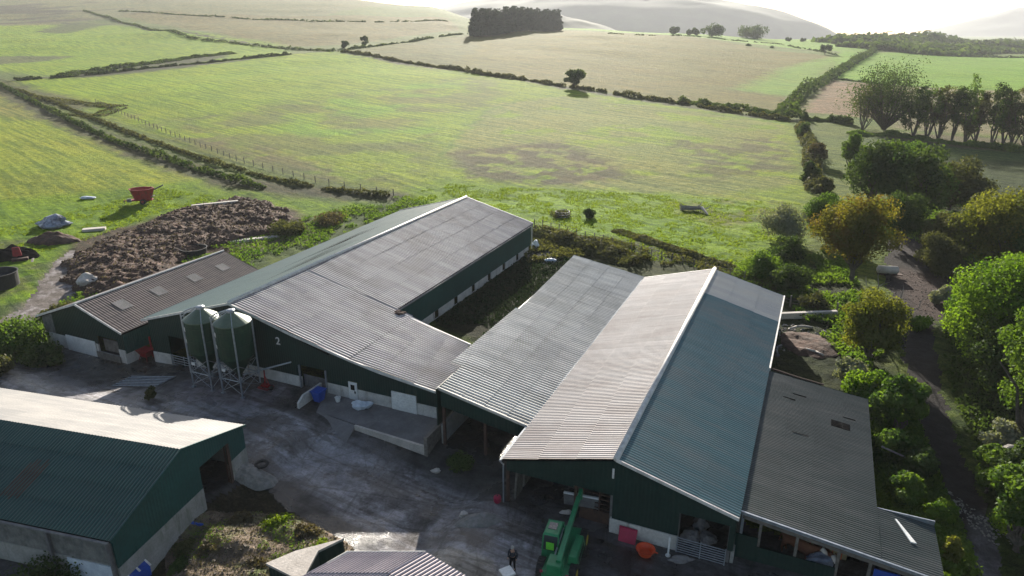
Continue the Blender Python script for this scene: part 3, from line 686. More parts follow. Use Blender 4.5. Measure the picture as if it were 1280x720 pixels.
tree_px(1238, 470, 150, 68, L['bright'], 'big bright green tree right of the muddy track', n=22000, s=.14, trunk_h=.08, lumps=52)
tree_px(1284, 570, 185, 66, L['green'], 'tall green tree at the right edge above the track', n=16000, s=.14, trunk_h=.08, lumps=40)
tree_px(1205, 400, 48, 30, L['bright'], 'small bright leafy tree at the edge of the bare soil', n=6000, s=.13, trunk_h=.05, lumps=22)
tree_px(1084, 452, 92, 40, L['yellow'], 'thin yellowish tree with bare twigs between sheds and track', n=10000, s=.12, trunk_h=.1, lumps=34)
for (x, y, h, r, k, lb) in ((1255, 420, 95, 50, 'green', 'broad green tree directly behind the big bright one'), (1285, 640, 95, 46, 'dkgreen', 'dark tree at the right edge above the bottom right bush'),
        (1168, 345, 52, 30, 'olive', 'olive tree at the top of the bare soil'), (1232, 615, 55, 22, 'green', 'green tree beside the upright post right of the track'), (1120, 545, 70, 32, 'green', 'leafy tree behind the right wall of the low dark shed'), (1255, 500, 110, 50, 'dkgreen', 'dark tree in the shade under the big bright one'), (1270, 690, 120, 44, 'green', 'leafy green tree low on the right edge beside the track end'),
        (1030, 300, 60, 28, 'green', 'green tree between the silver willow and the orange tree'), (1120, 310, 70, 32, 'dkgreen', 'dark tree right of the orange one above the bare soil')):
    tree_px(x, y, h, r, L[k], lb, n=9000, s=.14, trunk_h=.08, lumps=30)
shrub_px(1290, 680, 78, 48, L['bright'], 'bright green bush in the bottom right corner', n=9000, s=.1, lumps=22)
shrub_px(1250, 560, 40, 26, L['silver'], 'pale twiggy bush beside the post right of the track', n=2500, s=.1)
shrub_px(1085, 505, 44, 34, L['bright'], 'bright leafy bush at the back corner of the low dark shed', n=6000, s=.11, lumps=18)
shrub_px(1122, 520, 40, 24, L['dkgreen'], 'dark bush left of the track, next to the bright leafy one', n=5000, s=.12)
shrub_px(1118, 575, 44, 28, L['green'], 'green bush against the right wall of the low dark shed', n=5000, s=.11)
shrub_px(1152, 600, 44, 26, L['dkgreen'], 'dark bush beside the track below the leaning pole', n=4500, s=.11)
shrub_px(1130, 632, 40, 26, L['green'], 'leafy bush behind the stepped corner of the low dark shed', n=5000, s=.1)
shrub_px(1172, 655, 30, 20, L['bright'], 'small lit bush beside the stony edge of the track', n=3000, s=.09)
shrub_px(1186, 706, 34, 16, L['yellow'], 'yellow green bush at the right end of the low dark shed', n=3000, s=.09)
shrub_px(976, 300, 48, 31, L['silver'], 'silver grey willow bush at the corner of the green field', n=6000, s=.14, lumps=22)
shrub_px(985, 322, 30, 26, L['dkgreen'], 'dark bush at the foot of the silver willow', n=3500, s=.13)
shrub_px(948, 348, 36, 32, L['green'], 'broad green bramble bush behind the tall pale roof', n=5000, s=.13, lumps=18)
shrub_px(985, 362, 34, 30, L['dkgreen'], 'dark bramble bush between the green bramble and the orange tree', n=5000, s=.13)
shrub_px(1180, 380, 24, 18, L['silver'], 'pale leaved bush at the edge of the bare soil', n=2500, s=.12)
shrub_px(1150, 412, 20, 18, L['bright'], 'low bright bush where the bare soil meets the track', n=2500, s=.1)
shrub_px(1060, 480, 36, 20, L['silver'], 'pale grey green bush beside the scrap heap', n=2500, s=.1)
shrub_px(1020, 385, 22, 24, L['olive'], 'low olive bush behind the scrap yard wall', n=2500, s=.11)
shrub_px(735, 272, 12, 9, L['dkgreen'], 'small round dark bush alone in the green field', n=1500, s=.14)
shrub_px(20, 440, 40, 48, L['green'], 'sprawling green bramble bush left of the small brown barn', n=8000, s=.12, lumps=24)
shrub_px(58, 452, 24, 26, L['dkgreen'], 'dark bush at the corner of the small brown barn', n=3500, s=.12)
shrub_px(-10, 470, 26, 30, L['olive'], 'olive bush at the left edge beside the pale concrete', n=3000, s=.12)
shrub_px(75, 392, 14, 22, L['olive'], 'grey green weeds at the side of the small brown barn', n=2000, s=.12, cat='weeds')
shrub_px(355, 292, 18, 26, L['olive'], 'olive bush between the manure heap and the long shed', n=3500, s=.14)
shrub_px(410, 278, 14, 26, L['brown'], 'brown weedy bush beside the long shed roof', n=2500, s=.14, cat='weeds')
shrub_px(572, 585, 18, 22, L['dkgreen'], 'dark weeds at the foot of the loading platform', n=2500, s=.08, cat='weeds')
shrub_px(190, 500, 18, 8, L['olive'], 'lone weed clump growing in the yard by the cattle grid', n=700, s=.1, cat='weeds')
shrub_px(700, 270, 8, 14, L['olive'], 'flat olive thistle patch left of the small dark field bush', n=700, s=.14, cat='weeds')

# bare fan shaped tree and the row of slim trees
def bare_tree(loc, h, spread, label, group=None, leaves=2500, forks=9, multi=3, m='olive', s=.22):
    root = empty('tree', loc, 0, label, 'tree', group); tb = MB(); tips = []
    for q in range(multi):
        a0 = rnd.uniform(0, 6.28); b0 = Vector((math.cos(a0), math.sin(a0), 0)) * .25 * (multi > 1)
        for i in range(forks):
            a = a0 + 6.28 * i / forks + rnd.uniform(-.3, .3); k = rnd.uniform(.25, 1); hz = h * max(.4, math.sqrt(max(.0, 1 - (k * .95) ** 2))) * rnd.uniform(.75, 1)
            e = Vector((math.cos(a) * spread * k, math.sin(a) * spread * k, hz)); mid = Vector((e.x * .5, e.y * .5, h * rnd.uniform(.2, .38)))
            limb(tb, b0 + Vector((0, 0, -.2)), mid, h * .013, h * .009, 3, .04); pts = limb(tb, mid, e, h * .009, .02, 5, .05)
            for p in pts[1:]:
                for z in range(3):
                    t_ = p + Vector((rnd.gauss(0, 1) * spread * .18, rnd.gauss(0, 1) * spread * .18, rnd.gauss(0, 1) * h * .06)); limb(tb, p, t_, .035, .012, 2, .1); tips.append((*t_, max(.9, spread * .2)))
    tb.build('trunk', M['bark'], root)
    for i in range(14):
        a = rnd.uniform(0, 6.28); k = rnd.uniform(.1, .9); tips.append((math.cos(a) * spread * k, math.sin(a) * spread * k, h * (.45 + .5 * math.sqrt(1 - k * k) * rnd.uniform(.75, 1)), spread * rnd.uniform(.16, .28)))
    foliage('crown', tips, leaves, s, L[m], root, .8)
    return root
p = at(1104, 162); q = size_at(p)
bare_tree(p, 84 / q, 44 / q, 'large fan shaped tree with bare spreading limbs in front of the ploughed field', leaves=14000, forks=14, multi=3, s=.2, m='dkgreen')
p = at(1078, 163); bare_tree(p, 52 / q, 18 / q, 'small bare tree beside the large fan shaped one', leaves=900, forks=6, multi=2)
xs = (1142, 1158, 1172, 1190, 1206, 1218, 1238, 1252, 1264, 1280, 1296)
words = ('first', 'second', 'third', 'fourth', 'fifth', 'sixth', 'seventh', 'eighth', 'ninth', 'tenth', 'eleventh')
for i, x in enumerate(xs):
    p = at(x, 171 + (x - 1140) * .1); q = size_at(p)
    bare_tree(p, (74 + rnd.uniform(-8, 6)) / q, rnd.uniform(12, 18) / q, words[i] + ' slim bare trunked tree from the left in the field edge row', 'slim trees in the field edge row', leaves=3600, forks=3, multi=2, s=.2, m=('dkgreen', 'green', 'olive')[i % 3])
# dead tree by the track
p = at(1104, 415); root = empty('dead_tree', p, 0, 'leaning leafless dead tree between the orange tree and the track', 'dead tree'); tb = MB(); q = size_at(p)
for (dx, dz, dy) in ((-2.2, 5, 1), (-.6, 5.6, 2), (1.2, 4.6, 0), (2.6, 3.2, -1), (-3.2, 3.2, 0), (.4, 3.4, -2)):
    pts = limb(tb, (0, 0, 0), (dx, dy, dz), .13, .03, 5, .08)
    for r_ in pts[2:]: limb(tb, r_, r_ + Vector((rnd.gauss(0, .7), rnd.gauss(0, .7), rnd.uniform(.2, .9))), .04, .012, 2, .1)
tb.build('trunk', M['deadwood'], root)

# ---------------------------------------------------------------- farm buildings
def froot(name, a, b, label, cat, z=0.0, extra=0.0, group=None):
    r = empty(name, W(a, b, z), -YAW + extra, label, cat, group); r['_o'] = (a, b, z); return r
def fb(mb, name, m, root, smooth=False, bevel=0):      # geometry given in farm axes, kept relative to the root
    return mb.build(name, m, root, tuple(root['_o']), smooth, bevel)
def lin(*pts):
    xs_ = [p[0] for p in pts]; zs = [p[1] for p in pts]
    return lambda x: float(np.interp(x, xs_, zs))
def wall(mb, axis, c, t0, t1, lo, hi, holes=(), th=.12, brk=()):
    lo = lo if callable(lo) else (lambda x, v=lo: v); hi = hi if callable(hi) else (lambda x, v=hi: v)
    bs = sorted({t0, t1, *[max(t0, min(t1, h[k])) for h in holes for k in (0, 1)], *[b for b in brk if t0 < b < t1]})
    for x0, x1 in zip(bs[:-1], bs[1:]):
        if x1 - x0 < 1e-4: continue
        mid = (x0 + x1) / 2; cuts = sorted([(h[2], h[3]) for h in holes if h[0] <= mid <= h[1]])
        z = [(lo(x0), lo(x1))]
        for c0, c1_ in cuts: z += [(c0, c0), (c1_, c1_)]
        z.append((hi(x0), hi(x1))); nf = len(mb.f)
        for i in range(0, len(z), 2):
            (l0, l1), (h0, h1) = z[i], z[i + 1]
            l0, l1 = max(l0, lo(x0)), max(l1, lo(x1)); h0, h1 = min(h0, hi(x0)), min(h1, hi(x1))
            if h0 - l0 < .01 and h1 - l1 < .01: continue
            g = (lambda x, y, zz: (x, y, zz)) if axis == 'a' else (lambda x, y, zz: (y, x, zz))
            mb.hexa([g(x0, c, l0), g(x1, c, l1), g(x1, c + th, l1), g(x0, c + th, l0)],
                    [g(x0, c, h0), g(x1, c, h1), g(x1, c + th, h1), g(x0, c + th, h0)])
        if len(mb.f) == nf and nf: mb.nx()
    return mb
def corr(name, m, root, p00, p10, p11, p01, pitch=.3, amp=.035, rows_=5, sheet=1.0, sag=0.0):
    # corrugations run from edge p00-p10 down to edge p01-p11
    P00, P10, P11, P01 = [np.array(p, float) - np.array(tuple(root['_o'])) for p in (p00, p10, p11, p01)]
    Ln = np.linalg.norm(P10 - P00); nw = int(round(Ln / pitch)); nu = nw * 6 + 1
    nrm = np.cross(P10 - P00, P01 - P00); nrm /= np.linalg.norm(nrm); nrm *= np.sign(nrm[2])
    u = np.linspace(0, 1, nu); wv = .5 + .5 * np.cos(u * nw * 2 * math.pi)
    V, F_, va, sh = [], [], [], []; base = 0
    for r in range(rows_):
        for k, vv in enumerate((r / rows_, (r + 1) / rows_ + .004)):
            vv = min(vv, 1.0)
            top = P00[None] * (1 - u[:, None]) + P10[None] * u[:, None]; bot = P01[None] * (1 - u[:, None]) + P11[None] * u[:, None]
            wob = (vn(u * Ln / 2.2, u * 0 + vv * 9 + r) - .5) * sag
            p = top * (1 - vv) + bot * vv + nrm[None] * ((wv * amp * 2 + (.035 if k else 0) + wob)[:, None])
            V.append(p); va.append(wv); sh.append(np.floor(u * Ln / sheet) * 7.13 + r * 31.7)
        i = np.arange(nu - 1); F_.append(np.stack([base + i, base + i + 1, base + nu + i + 1, base + nu + i], 1)); base += 2 * nu
    V = np.concatenate(V); me = np_mesh(name, V, np.concatenate(F_), np.concatenate(va))
    s_ = me.attributes.new('sheet', 'FLOAT', 'POINT'); s_.data.foreach_set('value', np.concatenate(sh).astype(np.float32))
    o = link(name, me, m, root)
    return o
def deck(mb, *pts, t=.12, d=.02):            # solid roof body under the sheets
    top = [(p[0], p[1], p[2] - d) for p in pts]; mb.hexa([(p[0], p[1], p[2] - d - t) for p in pts], top); return mb
def glyph(text, size, loc, root, m, rz=0):
    c = bpy.data.curves.new('painted_number', 'FONT'); c.body = text; c.size = size; c.extrude = .015; c.align_x = 'CENTER'; c.align_y = 'CENTER'
    c.offset = .012
    o = bpy.data.objects.new('painted_number', c); COL.objects.link(o); o.data.materials.append(m); me = bpy.data.meshes.new_from_object(o); bpy.data.objects.remove(o); me.materials.clear(); o = link('painted_number', me, m, root)
    off = tuple(root['_o']); o.location = (loc[0] - off[0], loc[1] - off[1], loc[2] - off[2]); o.rotation_euler = (math.pi / 2, 0, rz); return o
def gz(a, b=7.4): p = W(a, b); return float(Tz(p.x, p.y))

# ---- shed two: the long green shed at centre left
s2 = froot('cattle_shed', -30.7, 7.4, 'long dark green farm shed numbered 2 with grey corrugated roof', 'farm shed')
RZ, RA = 7.0, -30.75; EL, ER = (-42.1, 3.55), (-20.35, 4.15); B0, B1_ = 7.4, 53.4
roof2 = lin((-42.6, 3.42), (RA, RZ - .05), (-23.9, 5.12), (-18, 3.9), (-15, 3.38), (-8.6, 2.62))
mb = MB(); door = (-23.55, -20.75, -.5, 2.2); win = (-39.7, -36.4, -1.2, 2.1); wd = (-18.35, -17.45, -.5, 1.75); rol = (-13.95, -11.55, -.5, 1.8)
clad_lo = lin((-43.5, -.1), (-36, .25), (-30, 1.0), (-9, 1.15))
wall(mb, 'a', B0, -42.2, -9.6, clad_lo, lambda x: roof2(x) - .12, (door, win, wd, rol), brk=(-36, -30.75, -30, -23.9, -18, -15), th=.1)
fb(mb, 'cladding', M['green_clad'], s2)
mb = MB(); wall(mb, 'a', B0 - .06, -42.2, -24, lambda x: gz(x) - .3, clad_lo, (door, win), brk=(-36, -30), th=.2)
mb.nx(); wall(mb, 'a', B0 - .06, -24, -9.6, lambda x: gz(x, 6.5) - .3, clad_lo, (door, wd, rol), th=.2); fb(mb, 'block_wall', M['white_wall'], s2)
mb = MB(); wall(mb, 'b', -20.45, 17.5, B1_, 1.0, 4.0); mb.nx(); wall(mb, 'b', -42.1, B0 + .2, B1_, -1.5, 3.4)
fb(mb, 'side_cladding', M['green_clad_y'], s2)
mb = MB(); holes = [(17.5 + 4.5 * i + 3.6, 17.5 + 4.5 * i + 4.5, .1, 1.0) for i in range(8)]
wall(mb, 'b', -20.4, 17.5, B1_, -.3, 1.0, holes, .1); fb(mb, 'plinth_wall', M['white_wall'], s2)
mb = MB(); wall(mb, 'a', B1_ - .1, -42.0, -20.4, -.5, lin((-42.1, 3.5), (RA, 6.85), (-20.35, 4.05)), brk=(RA,)); mb.nx(); wall(mb, 'b', -20.3, 15.5, 17.5, 0, 3.9); mb.nx(); wall(mb, 'a', 15.4, -20.3, -9.5, 0, lin((-20.35, 4), (-9.5, 2.45)))
mb.nx(); wall(mb, 'b', -9.7, 7.6, 15.3, -.8, 2.4); fb(mb, 'rear_cladding', M['green_clad'], s2)
a_ = (RA, B0 - .25, RZ); b_ = (RA, B1_ + .25, RZ); re = lambda y: (ER[0] + .25, y, ER[1] - .06)
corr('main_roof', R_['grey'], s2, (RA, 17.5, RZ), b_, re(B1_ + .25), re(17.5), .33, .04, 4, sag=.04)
K = (-18.0, 3.92)
corr('front_roof', R_['grey'], s2, a_, (RA, 17.5, RZ), (K[0], 17.5, K[1]), (K[0], B0 - .25, K[1]), .33, .04, 4, sag=.03)
corr('cat_slide_roof', R_['grey'], s2, (K[0] - .1, B0 - .25, K[1] - .01), (K[0] - .1, 17.4, K[1] - .01), (-10.9, 15.6, 2.95), (-8.4, B0 - .25, 2.62), .33, .04, 3, sag=.03)
corr('left_roof', R_['teal'], s2, a_, b_, (-42.5, B1_ + .25, 3.75), (-42.7, B0 - .25, 3.42), .33, .02, 4)  # left slope, in its own dull teal sheets
mb = MB(); deck(mb, a_, b_, re(B1_ + .25), re(B0 - .25)); mb.nx(); deck(mb, a_, b_, (-42.5, B1_ + .25, 3.75), (-42.7, B0 - .25, 3.42))
fb(mb, 'roof_deck', M['dark'], s2)
mb = MB(); mb.tube((RA, B0 - .3, RZ + .1), (RA, B1_ + .3, RZ + .1), .17, n=8); fb(mb, 'ridge_capping', M['offwhite'], s2, True)
mb = MB(); pts = [(-42.7, 3.36), (RA, RZ), (-23.9, 5.2), (K[0], 3.95), (-15, 3.42), (-8.4, 2.62)]
for (x0, z0), (x1, z1) in zip(pts[:-1], pts[1:]): mb.hexa([(x0, B0 - .36, z0 - .12), (x1, B0 - .36, z1 - .12), (x1, B0 - .27, z1 - .12), (x0, B0 - .27, z0 - .12)], [(x0, B0 - .36, z0 + .1), (x1, B0 - .36, z1 + .1), (x1, B0 - .27, z1 + .1), (x0, B0 - .27, z0 + .1)])
mb.nx(); mb.hexa([(K[0] - 2.4, 17.55, 3.98), (-10.8, 15.62, 2.9), (-10.75, 15.75, 2.9), (K[0] - 2.4, 17.68, 3.98)], [(K[0] - 2.4, 17.55, 4.2), (-10.8, 15.62, 3.1), (-10.75, 15.75, 3.1), (K[0] - 2.4, 17.68, 4.2)])
mb.nx()
for (x0, z0), (x1, z1) in (((-42.6, 3.8), (RA, RZ)), ((RA, RZ), (-20.1, 4.15))):
    mb.hexa([(x0, B1_ + .27, z0 - .1), (x1, B1_ + .27, z1 - .1), (x1, B1_ + .36, z1 - .1), (x0, B1_ + .36, z0 - .1)], [(x0, B1_ + .27, z0 + .1), (x1, B1_ + .27, z1 + .1), (x1, B1_ + .36, z1 + .1), (x0, B1_ + .36, z0 + .1)])
fb(mb, 'verge_trim', M['offwhite'], s2)
mb = MB(); mb.tube((-20.2, B1_ + .1, 4), (-20.2, B1_ + .1, .1), .09); fb(mb, 'drainpipe', M['white'], s2)
mb = MB(); mb.tube((-20.02, 17.7, 3.98), (-20.02, B1_, 3.98), .1, n=6); fb(mb, 'gutter', M['steel'], s2)
mb = MB(); mb.box(-13.95, -11.55, B0 - .14, B0 - .07, .1, 1.8)
for i in range(7): mb.box(-13.95, -11.55, B0 - .165, B0 - .141, .15 + .24 * i, .33 + .24 * i)
fb(mb, 'roller_door', M['white'], s2)
mb = MB(); mb.box(-18.35, -17.45, B0 - .14, B0 - .07, .05, 1.75); dr = fb(mb, 'door', M['white'], s2, bevel=.02)
mb = MB(); mb.box(-18.1, -17.7, B0 - .16, B0 - .142, 1.0, 1.5); mb.box(-17.75, -17.62, B0 - .16, B0 - .142, .7, .92)
w_ = fb(mb, 'door_window', M['dark'], s2); w_.parent = dr
mb = MB(); mb.box(-23.55, -20.75, B0 + .3, B0 + .36, -.2, 1.15)
for i in range(9): mb.box(-23.5 + .34 * i, -23.42 + .34 * i, B0 + .27, B0 + .3, -.2, 1.2)
fb(mb, 'sheeted_gate', M['steel'], s2)
mb = MB()
for x in (-23.6, -20.72): mb.nx().box(x - .07, x + .07, B0 - .16, B0 - .06, -.2, 2.25)
fb(mb, 'door_frame', M['galv'], s2)
mb = MB()
for i in range(5): mb.tube((-39.7, B0 - .1, -.95 + .26 * i), (-36.4, B0 - .1, -.95 + .26 * i), .03, n=5)
for x in (-39.7, -38, -36.4): mb.tube((x, B0 - .1, -1.2), (x, B0 - .1, .2), .035, n=5)
fb(mb, 'pen_gate', M['galv'], s2)
mb = MB(); mb.box(-42, -20.5, B0 + 12, B0 + 12.2, -1, 2.8); fb(mb, 'inner_partition', M['dark'], s2)
glyph('2', 1.0, (-25.75, B0 - .03, 4.1), s2, M['white'])

# ---- middle shed: pale single pitch roof between the two
ms = froot('middle_shed', -4, 4.5, 'open fronted middle shed under a pale grey sloping corrugated roof', 'farm shed')
ML0, ML1, MR0, MR1 = (-7.5, 4.2, 5.0), (-8.9, 39.0, 5.05), (-.25, 4.35, 3.4), (-.25, 39.2, 3.4)
corr('roof', R_['mid'], ms, ML0, ML1, MR1, MR0, .34, .045, 4, sag=.03)
corr('stepped_roof', R_['mid'], ms, (-8.75, 8.2, 4.98), (-8.6, 21, 5.02), (-7.2, 21, 4.77), (-7.2, 8.2, 4.73), .34, .045, 1)
mb = MB(); deck(mb, ML0, ML1, MR1, MR0); fb(mb, 'roof_deck', M['dark'], ms)
mb = MB(); wall(mb, 'a', 4.35, -7.5, -.3, lin((-7.5, 3.4), (-.3, 2.2)), lin((-7.5, 4.85), (-.3, 3.28)), th=.1); mb.nx(); wall(mb, 'a', 38.9, -8.6, -.3, -.3, lin((-8.6, 4.85), (-.3, 3.2)), th=.1)
mb.nx(); wall(mb, 'b', -8.6, 17.6, 38.9, 1.0, 4.8, th=.1); mb.nx(); wall(mb, 'b', -8.0, 4.5, 17.6, 1.5, 4.7, th=.1); fb(mb, 'cladding', M['green_clad'], ms)  # last wall is out of view, added to stop sun leaking into the yard
mb = MB(); wall(mb, 'b', -8.65, 17.6, 38.9, -.4, 1.0, th=.2); mb.nx(); wall(mb, 'b', -7.7, 4.6, 17, -1.2, 1.6, th=.2); fb(mb, 'block_wall', M['block'], ms)
mb = MB(); mb.hexa([(-7.6, 4.2, 4.82), (-.3, 4.3, 3.26), (-.3, 4.4, 3.26), (-7.6, 4.3, 4.82)], [(-7.6, 4.1, 5.14), (-.3, 4.2, 3.54), (-.3, 4.3, 3.54), (-7.6, 4.2, 5.14)]); fb(mb, 'verge_trim', M['offwhite'], ms)
mb = MB()
for x in (-7.4, -3.9): mb.box(x - .1, x + .1, 4.5, 4.7, -1.4, 3.3)
fb(mb, 'steel_post', M['rust'], ms)
mb = MB(); mb.add([(-.5, 5, 3.25), (-.1, 5, 3.25), (-.1, 39, 3.25), (-.5, 39, 3.25)], [(0, 1, 2, 3)]); fb(mb, 'valley_gutter', M['steel'], ms)

# ---- shed one: pink and blue grey gabled shed
s1 = froot('cattle_shed', 7.3, 0, 'gabled shed numbered 1 with one pinkish and one blue grey roof slope', 'farm shed')
LE, RDG, RE_ = (-.28, 3.52), (7.35, 5.62), (14.75, 3.62); BE = 38.8
corr('pink_roof', R_['pink'], s1, (RDG[0], -.3, RDG[1]), (RDG[0], BE, RDG[1]), (LE[0], BE, LE[1]), (LE[0], -.3, LE[1]), .24, .028, 3, sag=.02)
corr('blue_grey_roof', R_['blue'], s1, (RDG[0], -.3, RDG[1]), (RDG[0], 31, RDG[1]), (RE_[0], 31, RE_[1]), (RE_[0], -.3, RE_[1]), .25, .03, 3, sag=.02)
corr('pale_roof_end', R_['end'], s1, (RDG[0], 31, RDG[1]), (RDG[0], BE, RDG[1]), (RE_[0], BE, RE_[1]), (RE_[0], 31, RE_[1]), .25, .02, 3)
mb = MB(); deck(mb, (RDG[0], -.28, RDG[1]), (RDG[0], BE, RDG[1]), (LE[0], BE, LE[1]), (LE[0], -.28, LE[1])); mb.nx(); deck(mb, (RDG[0], -.28, RDG[1]), (RDG[0], BE, RDG[1]), (RE_[0], BE, RE_[1]), (RE_[0], -.28, RE_[1])); fb(mb, 'roof_deck', M['dark'], s1)
mb = MB(); mb.tube((RDG[0], -.35, RDG[1] + .08), (RDG[0], BE + .1, RDG[1] + .08), .2, n=8); fb(mb, 'ridge_capping', M['offwhite'], s1, True)
mb = MB(); mb.hexa([(RDG[0], -.4, RDG[1] - .1), (RE_[0], -.4, RE_[1] - .1), (RE_[0], -.31, RE_[1] - .1), (RDG[0], -.31, RDG[1] - .1)], [(RDG[0], -.4, RDG[1] + .12), (RE_[0], -.4, RE_[1] + .12), (RE_[0], -.31, RE_[1] + .12), (RDG[0], -.31, RDG[1] + .12)])
mb.nx(); mb.hexa([(RE_[0] - .05, 20.4, RE_[1] - .15), (RE_[0] + .08, 20.4, RE_[1] - .15), (RE_[0] + .08, BE, RE_[1] - .15), (RE_[0] - .05, BE, RE_[1] - .15)], [(RE_[0] - .05, 20.4, RE_[1] + .1), (RE_[0] + .08, 20.4, RE_[1] + .1), (RE_[0] + .08, BE, RE_[1] + .1), (RE_[0] - .05, BE, RE_[1] + .1)])
mb.nx(); mb.hexa([(LE[0], BE + .02, LE[1] - .1), (RDG[0], BE + .02, RDG[1] - .1), (RDG[0], BE + .1, RDG[1] - .1), (LE[0], BE + .1, LE[1] - .1)], [(LE[0], BE + .02, LE[1] + .08), (RDG[0], BE + .02, RDG[1] + .08), (RDG[0], BE + .1, RDG[1] + .08), (LE[0], BE + .1, LE[1] + .08)])
fb(mb, 'verge_trim', M['offwhite'], s1)
rf1 = lin((-.2, LE[1] - .14), (7.35, RDG[1] - .14), (14.7, RE_[1] - .14))
mb = MB(); holes = [(11.35, 14.3, -.5, 2.75)]
wall(mb, 'a', 0, -.1, 14.6, lin((-.1, 2.55), (4.6, 2.6), (4.61, 2.75), (7.2, 2.75), (7.21, 1.0), (11.35, 1.05), (14.6, 1.0)), rf1, holes, brk=(4.6, 4.61, 7.2, 7.21, 7.35), th=.1)
mb.nx(); wall(mb, 'a', BE - .3, -.1, 14.6, -.3, rf1, brk=(7.35,)); mb.nx(); wall(mb, 'b', 14.5, .2, BE - .3, .9, 3.4); fb(mb, 'cladding', M['green_clad'], s1)
mb = MB(); wall(mb, 'a', -.08, 7.1, 11.35, -.3, 1.03, th=.22); fb(mb, 'block_wall', M['white_wall'], s1)
mb = MB(); wall(mb, 'b', 14.5, .2, BE - .3, -.3, .9, th=.2); mb.nx(); wall(mb, 'b', -.2, 6.2, BE - .3, -.3, 1.8, th=.2); fb(mb, 'side_wall', M['block'], s1)
for x in (-.1, 4.7, 7.1, 11.3, 14.35):
    mb = MB(); mb.box(x - .09, x + .09, .15, .35, -.2, rf1(x) - .1); fb(mb, 'steel_post', M['rust'] if x < 5 else M['steel'], s1)
mb = MB(); mb.path([(-.42, -.35, 3.42), (-.42, 38, 3.46)], .09); mb.path([(-.42, -.35, 3.42), (-.25, -.2, 3.1), (-.25, -.2, .1)], .05); fb(mb, 'gutter', M['galv'], s1)
mb = MB()
for i in range(4): mb.hexa([(.2, .5 + i * 1.5, 0), (.34, .5 + i * 1.5, 0), (.34, 1.7 + i * 1.5, 0), (.2, 1.7 + i * 1.5, 0)], [(.2, .9 + i * 1.5, 2.3), (.34, .9 + i * 1.5, 2.3), (.34, 2 + i * 1.5, 2.3), (.2, 2 + i * 1.5, 2.3)])
fb(mb, 'leaning_barrier', M['timber'], s1)
mb = MB(); mb.box(4.9, 7.1, .5, .6, 0, .9); mb.tube((5.1, .55, .9), (5.1, .55, 2.5), .05); mb.tube((6.2, .55, .9), (6.2, .55, 2.5), .05)
for i in range(4): mb.tube((4.9, .55, 1.1 + .35 * i), (7.1, .55, 1.1 + .35 * i), .035, n=5)
fb(mb, 'feed_rail', M['rust'], s1)
glyph('1', 1.0, (7.15, -.04, 4.35), s1, M['white'])

# ---- low dark lean-to shed at right
ls = froot('lean_to_shed', 14.8, .9, 'low dark grey corrugated lean-to shed with a stepped right side', 'farm shed')
zl = lin((14.6, 3.45), (22.3, 2.52), (25.45, 2.14))
corr('roof', R_['dark'], ls, (14.65, .75, zl(14.65)), (14.65, 20.35, zl(14.65)), (22.3, 20.2, zl(22.3)), (22.3, .75, zl(22.3)), .2, .022, 4, sag=.02)
corr('outer_roof', R_['dark'], ls, (22.2, .75, zl(22.3) - .01), (22.2, 5.7, zl(22.3) - .01), (25.45, 5.8, zl(25.45)), (25.45, .75, zl(25.45)), .2, .022, 1)
mb = MB(); deck(mb, (14.65, .75, zl(14.65)), (14.65, 20.3, zl(14.65)), (22.3, 20.2, zl(22.3)), (22.3, .75, zl(22.3))); mb.nx(); deck(mb, (22.3, .75, zl(22.3)), (22.3, 5.7, zl(22.3)), (25.45, 5.7, zl(25.45)), (25.45, .75, zl(25.45))); fb(mb, 'roof_deck', M['dark'], ls)
mb = MB(); mb.hexa([(14.7, .62, zl(14.7) - .1), (25.5, .62, zl(25.5) - .1), (25.5, .74, zl(25.5) - .1), (14.7, .74, zl(14.7) - .1)], [(14.7, .62, zl(14.7) + .1), (25.5, .62, zl(25.5) + .1), (25.5, .74, zl(25.5) + .1), (14.7, .74, zl(14.7) + .1)]); mb.nx(); mb.box(22.3, 25.45, 5.72, 5.8, 2.2, 2.5); fb(mb, 'verge_trim', M['galv'], ls)
mb = MB(); wall(mb, 'a', .9, 14.9, 25.3, lambda x: zl(x) - .55, lambda x: zl(x) - .15, th=.06, brk=(22.3,)); fb(mb, 'fascia', M['timber'], ls)
for x in (14.9, 15.95, 18, 20.25, 21.9, 25.2):
    mb = MB(); mb.box(x - .08, x + .08, 1.0, 1.16, -.1, zl(x) - .2); fb(mb, 'steel_post', M['galv'] if x < 15.5 else M['timber'], ls)
mb = MB(); mb.box(14.5, 15.9, .82, .9, .05, 1.75); mb.nx(); mb.box(15.9, 20.2, .92, 1.0, 0, 1.05); fb(mb, 'green_panel', M['green_clad'], ls)
mb = MB(); mb.box(22.1, 23.4, .86, .94, 0, 1.75); fb(mb, 'blue_door', M['blue'], ls)
mb = MB(); wall(mb, 'b', 22.15, 5.8, 20.2, -1, 2.35, th=.1); mb.nx(); wall(mb, 'b', 25.25, 1, 5.6, -1.3, 1.98, th=.1); mb.nx(); wall(mb, 'a', 20.0, 14.8, 22.15, -.5, lambda x: zl(x) - .16, th=.1); mb.nx(); wall(mb, 'a', 5.55, 22.2, 25.3, -1.2, lambda x: zl(x) - .16, th=.1)
fb(mb, 'cladding', M['green_clad_y'], ls)
mb = MB(); mb.hexa([(19.6, 14.2, zl(19.6) + .062), (20.9, 14.2, zl(20.9) + .062), (20.9, 15.1, zl(20.9) + .062), (19.6, 15.1, zl(19.6) + .062)], [(19.6, 14.2, zl(19.6) + .075), (20.9, 14.2, zl(20.9) + .075), (20.9, 15.1, zl(20.9) + .075), (19.6, 15.1, zl(19.6) + .075)]); fb(mb, 'roof_opening', M['dark'], ls)
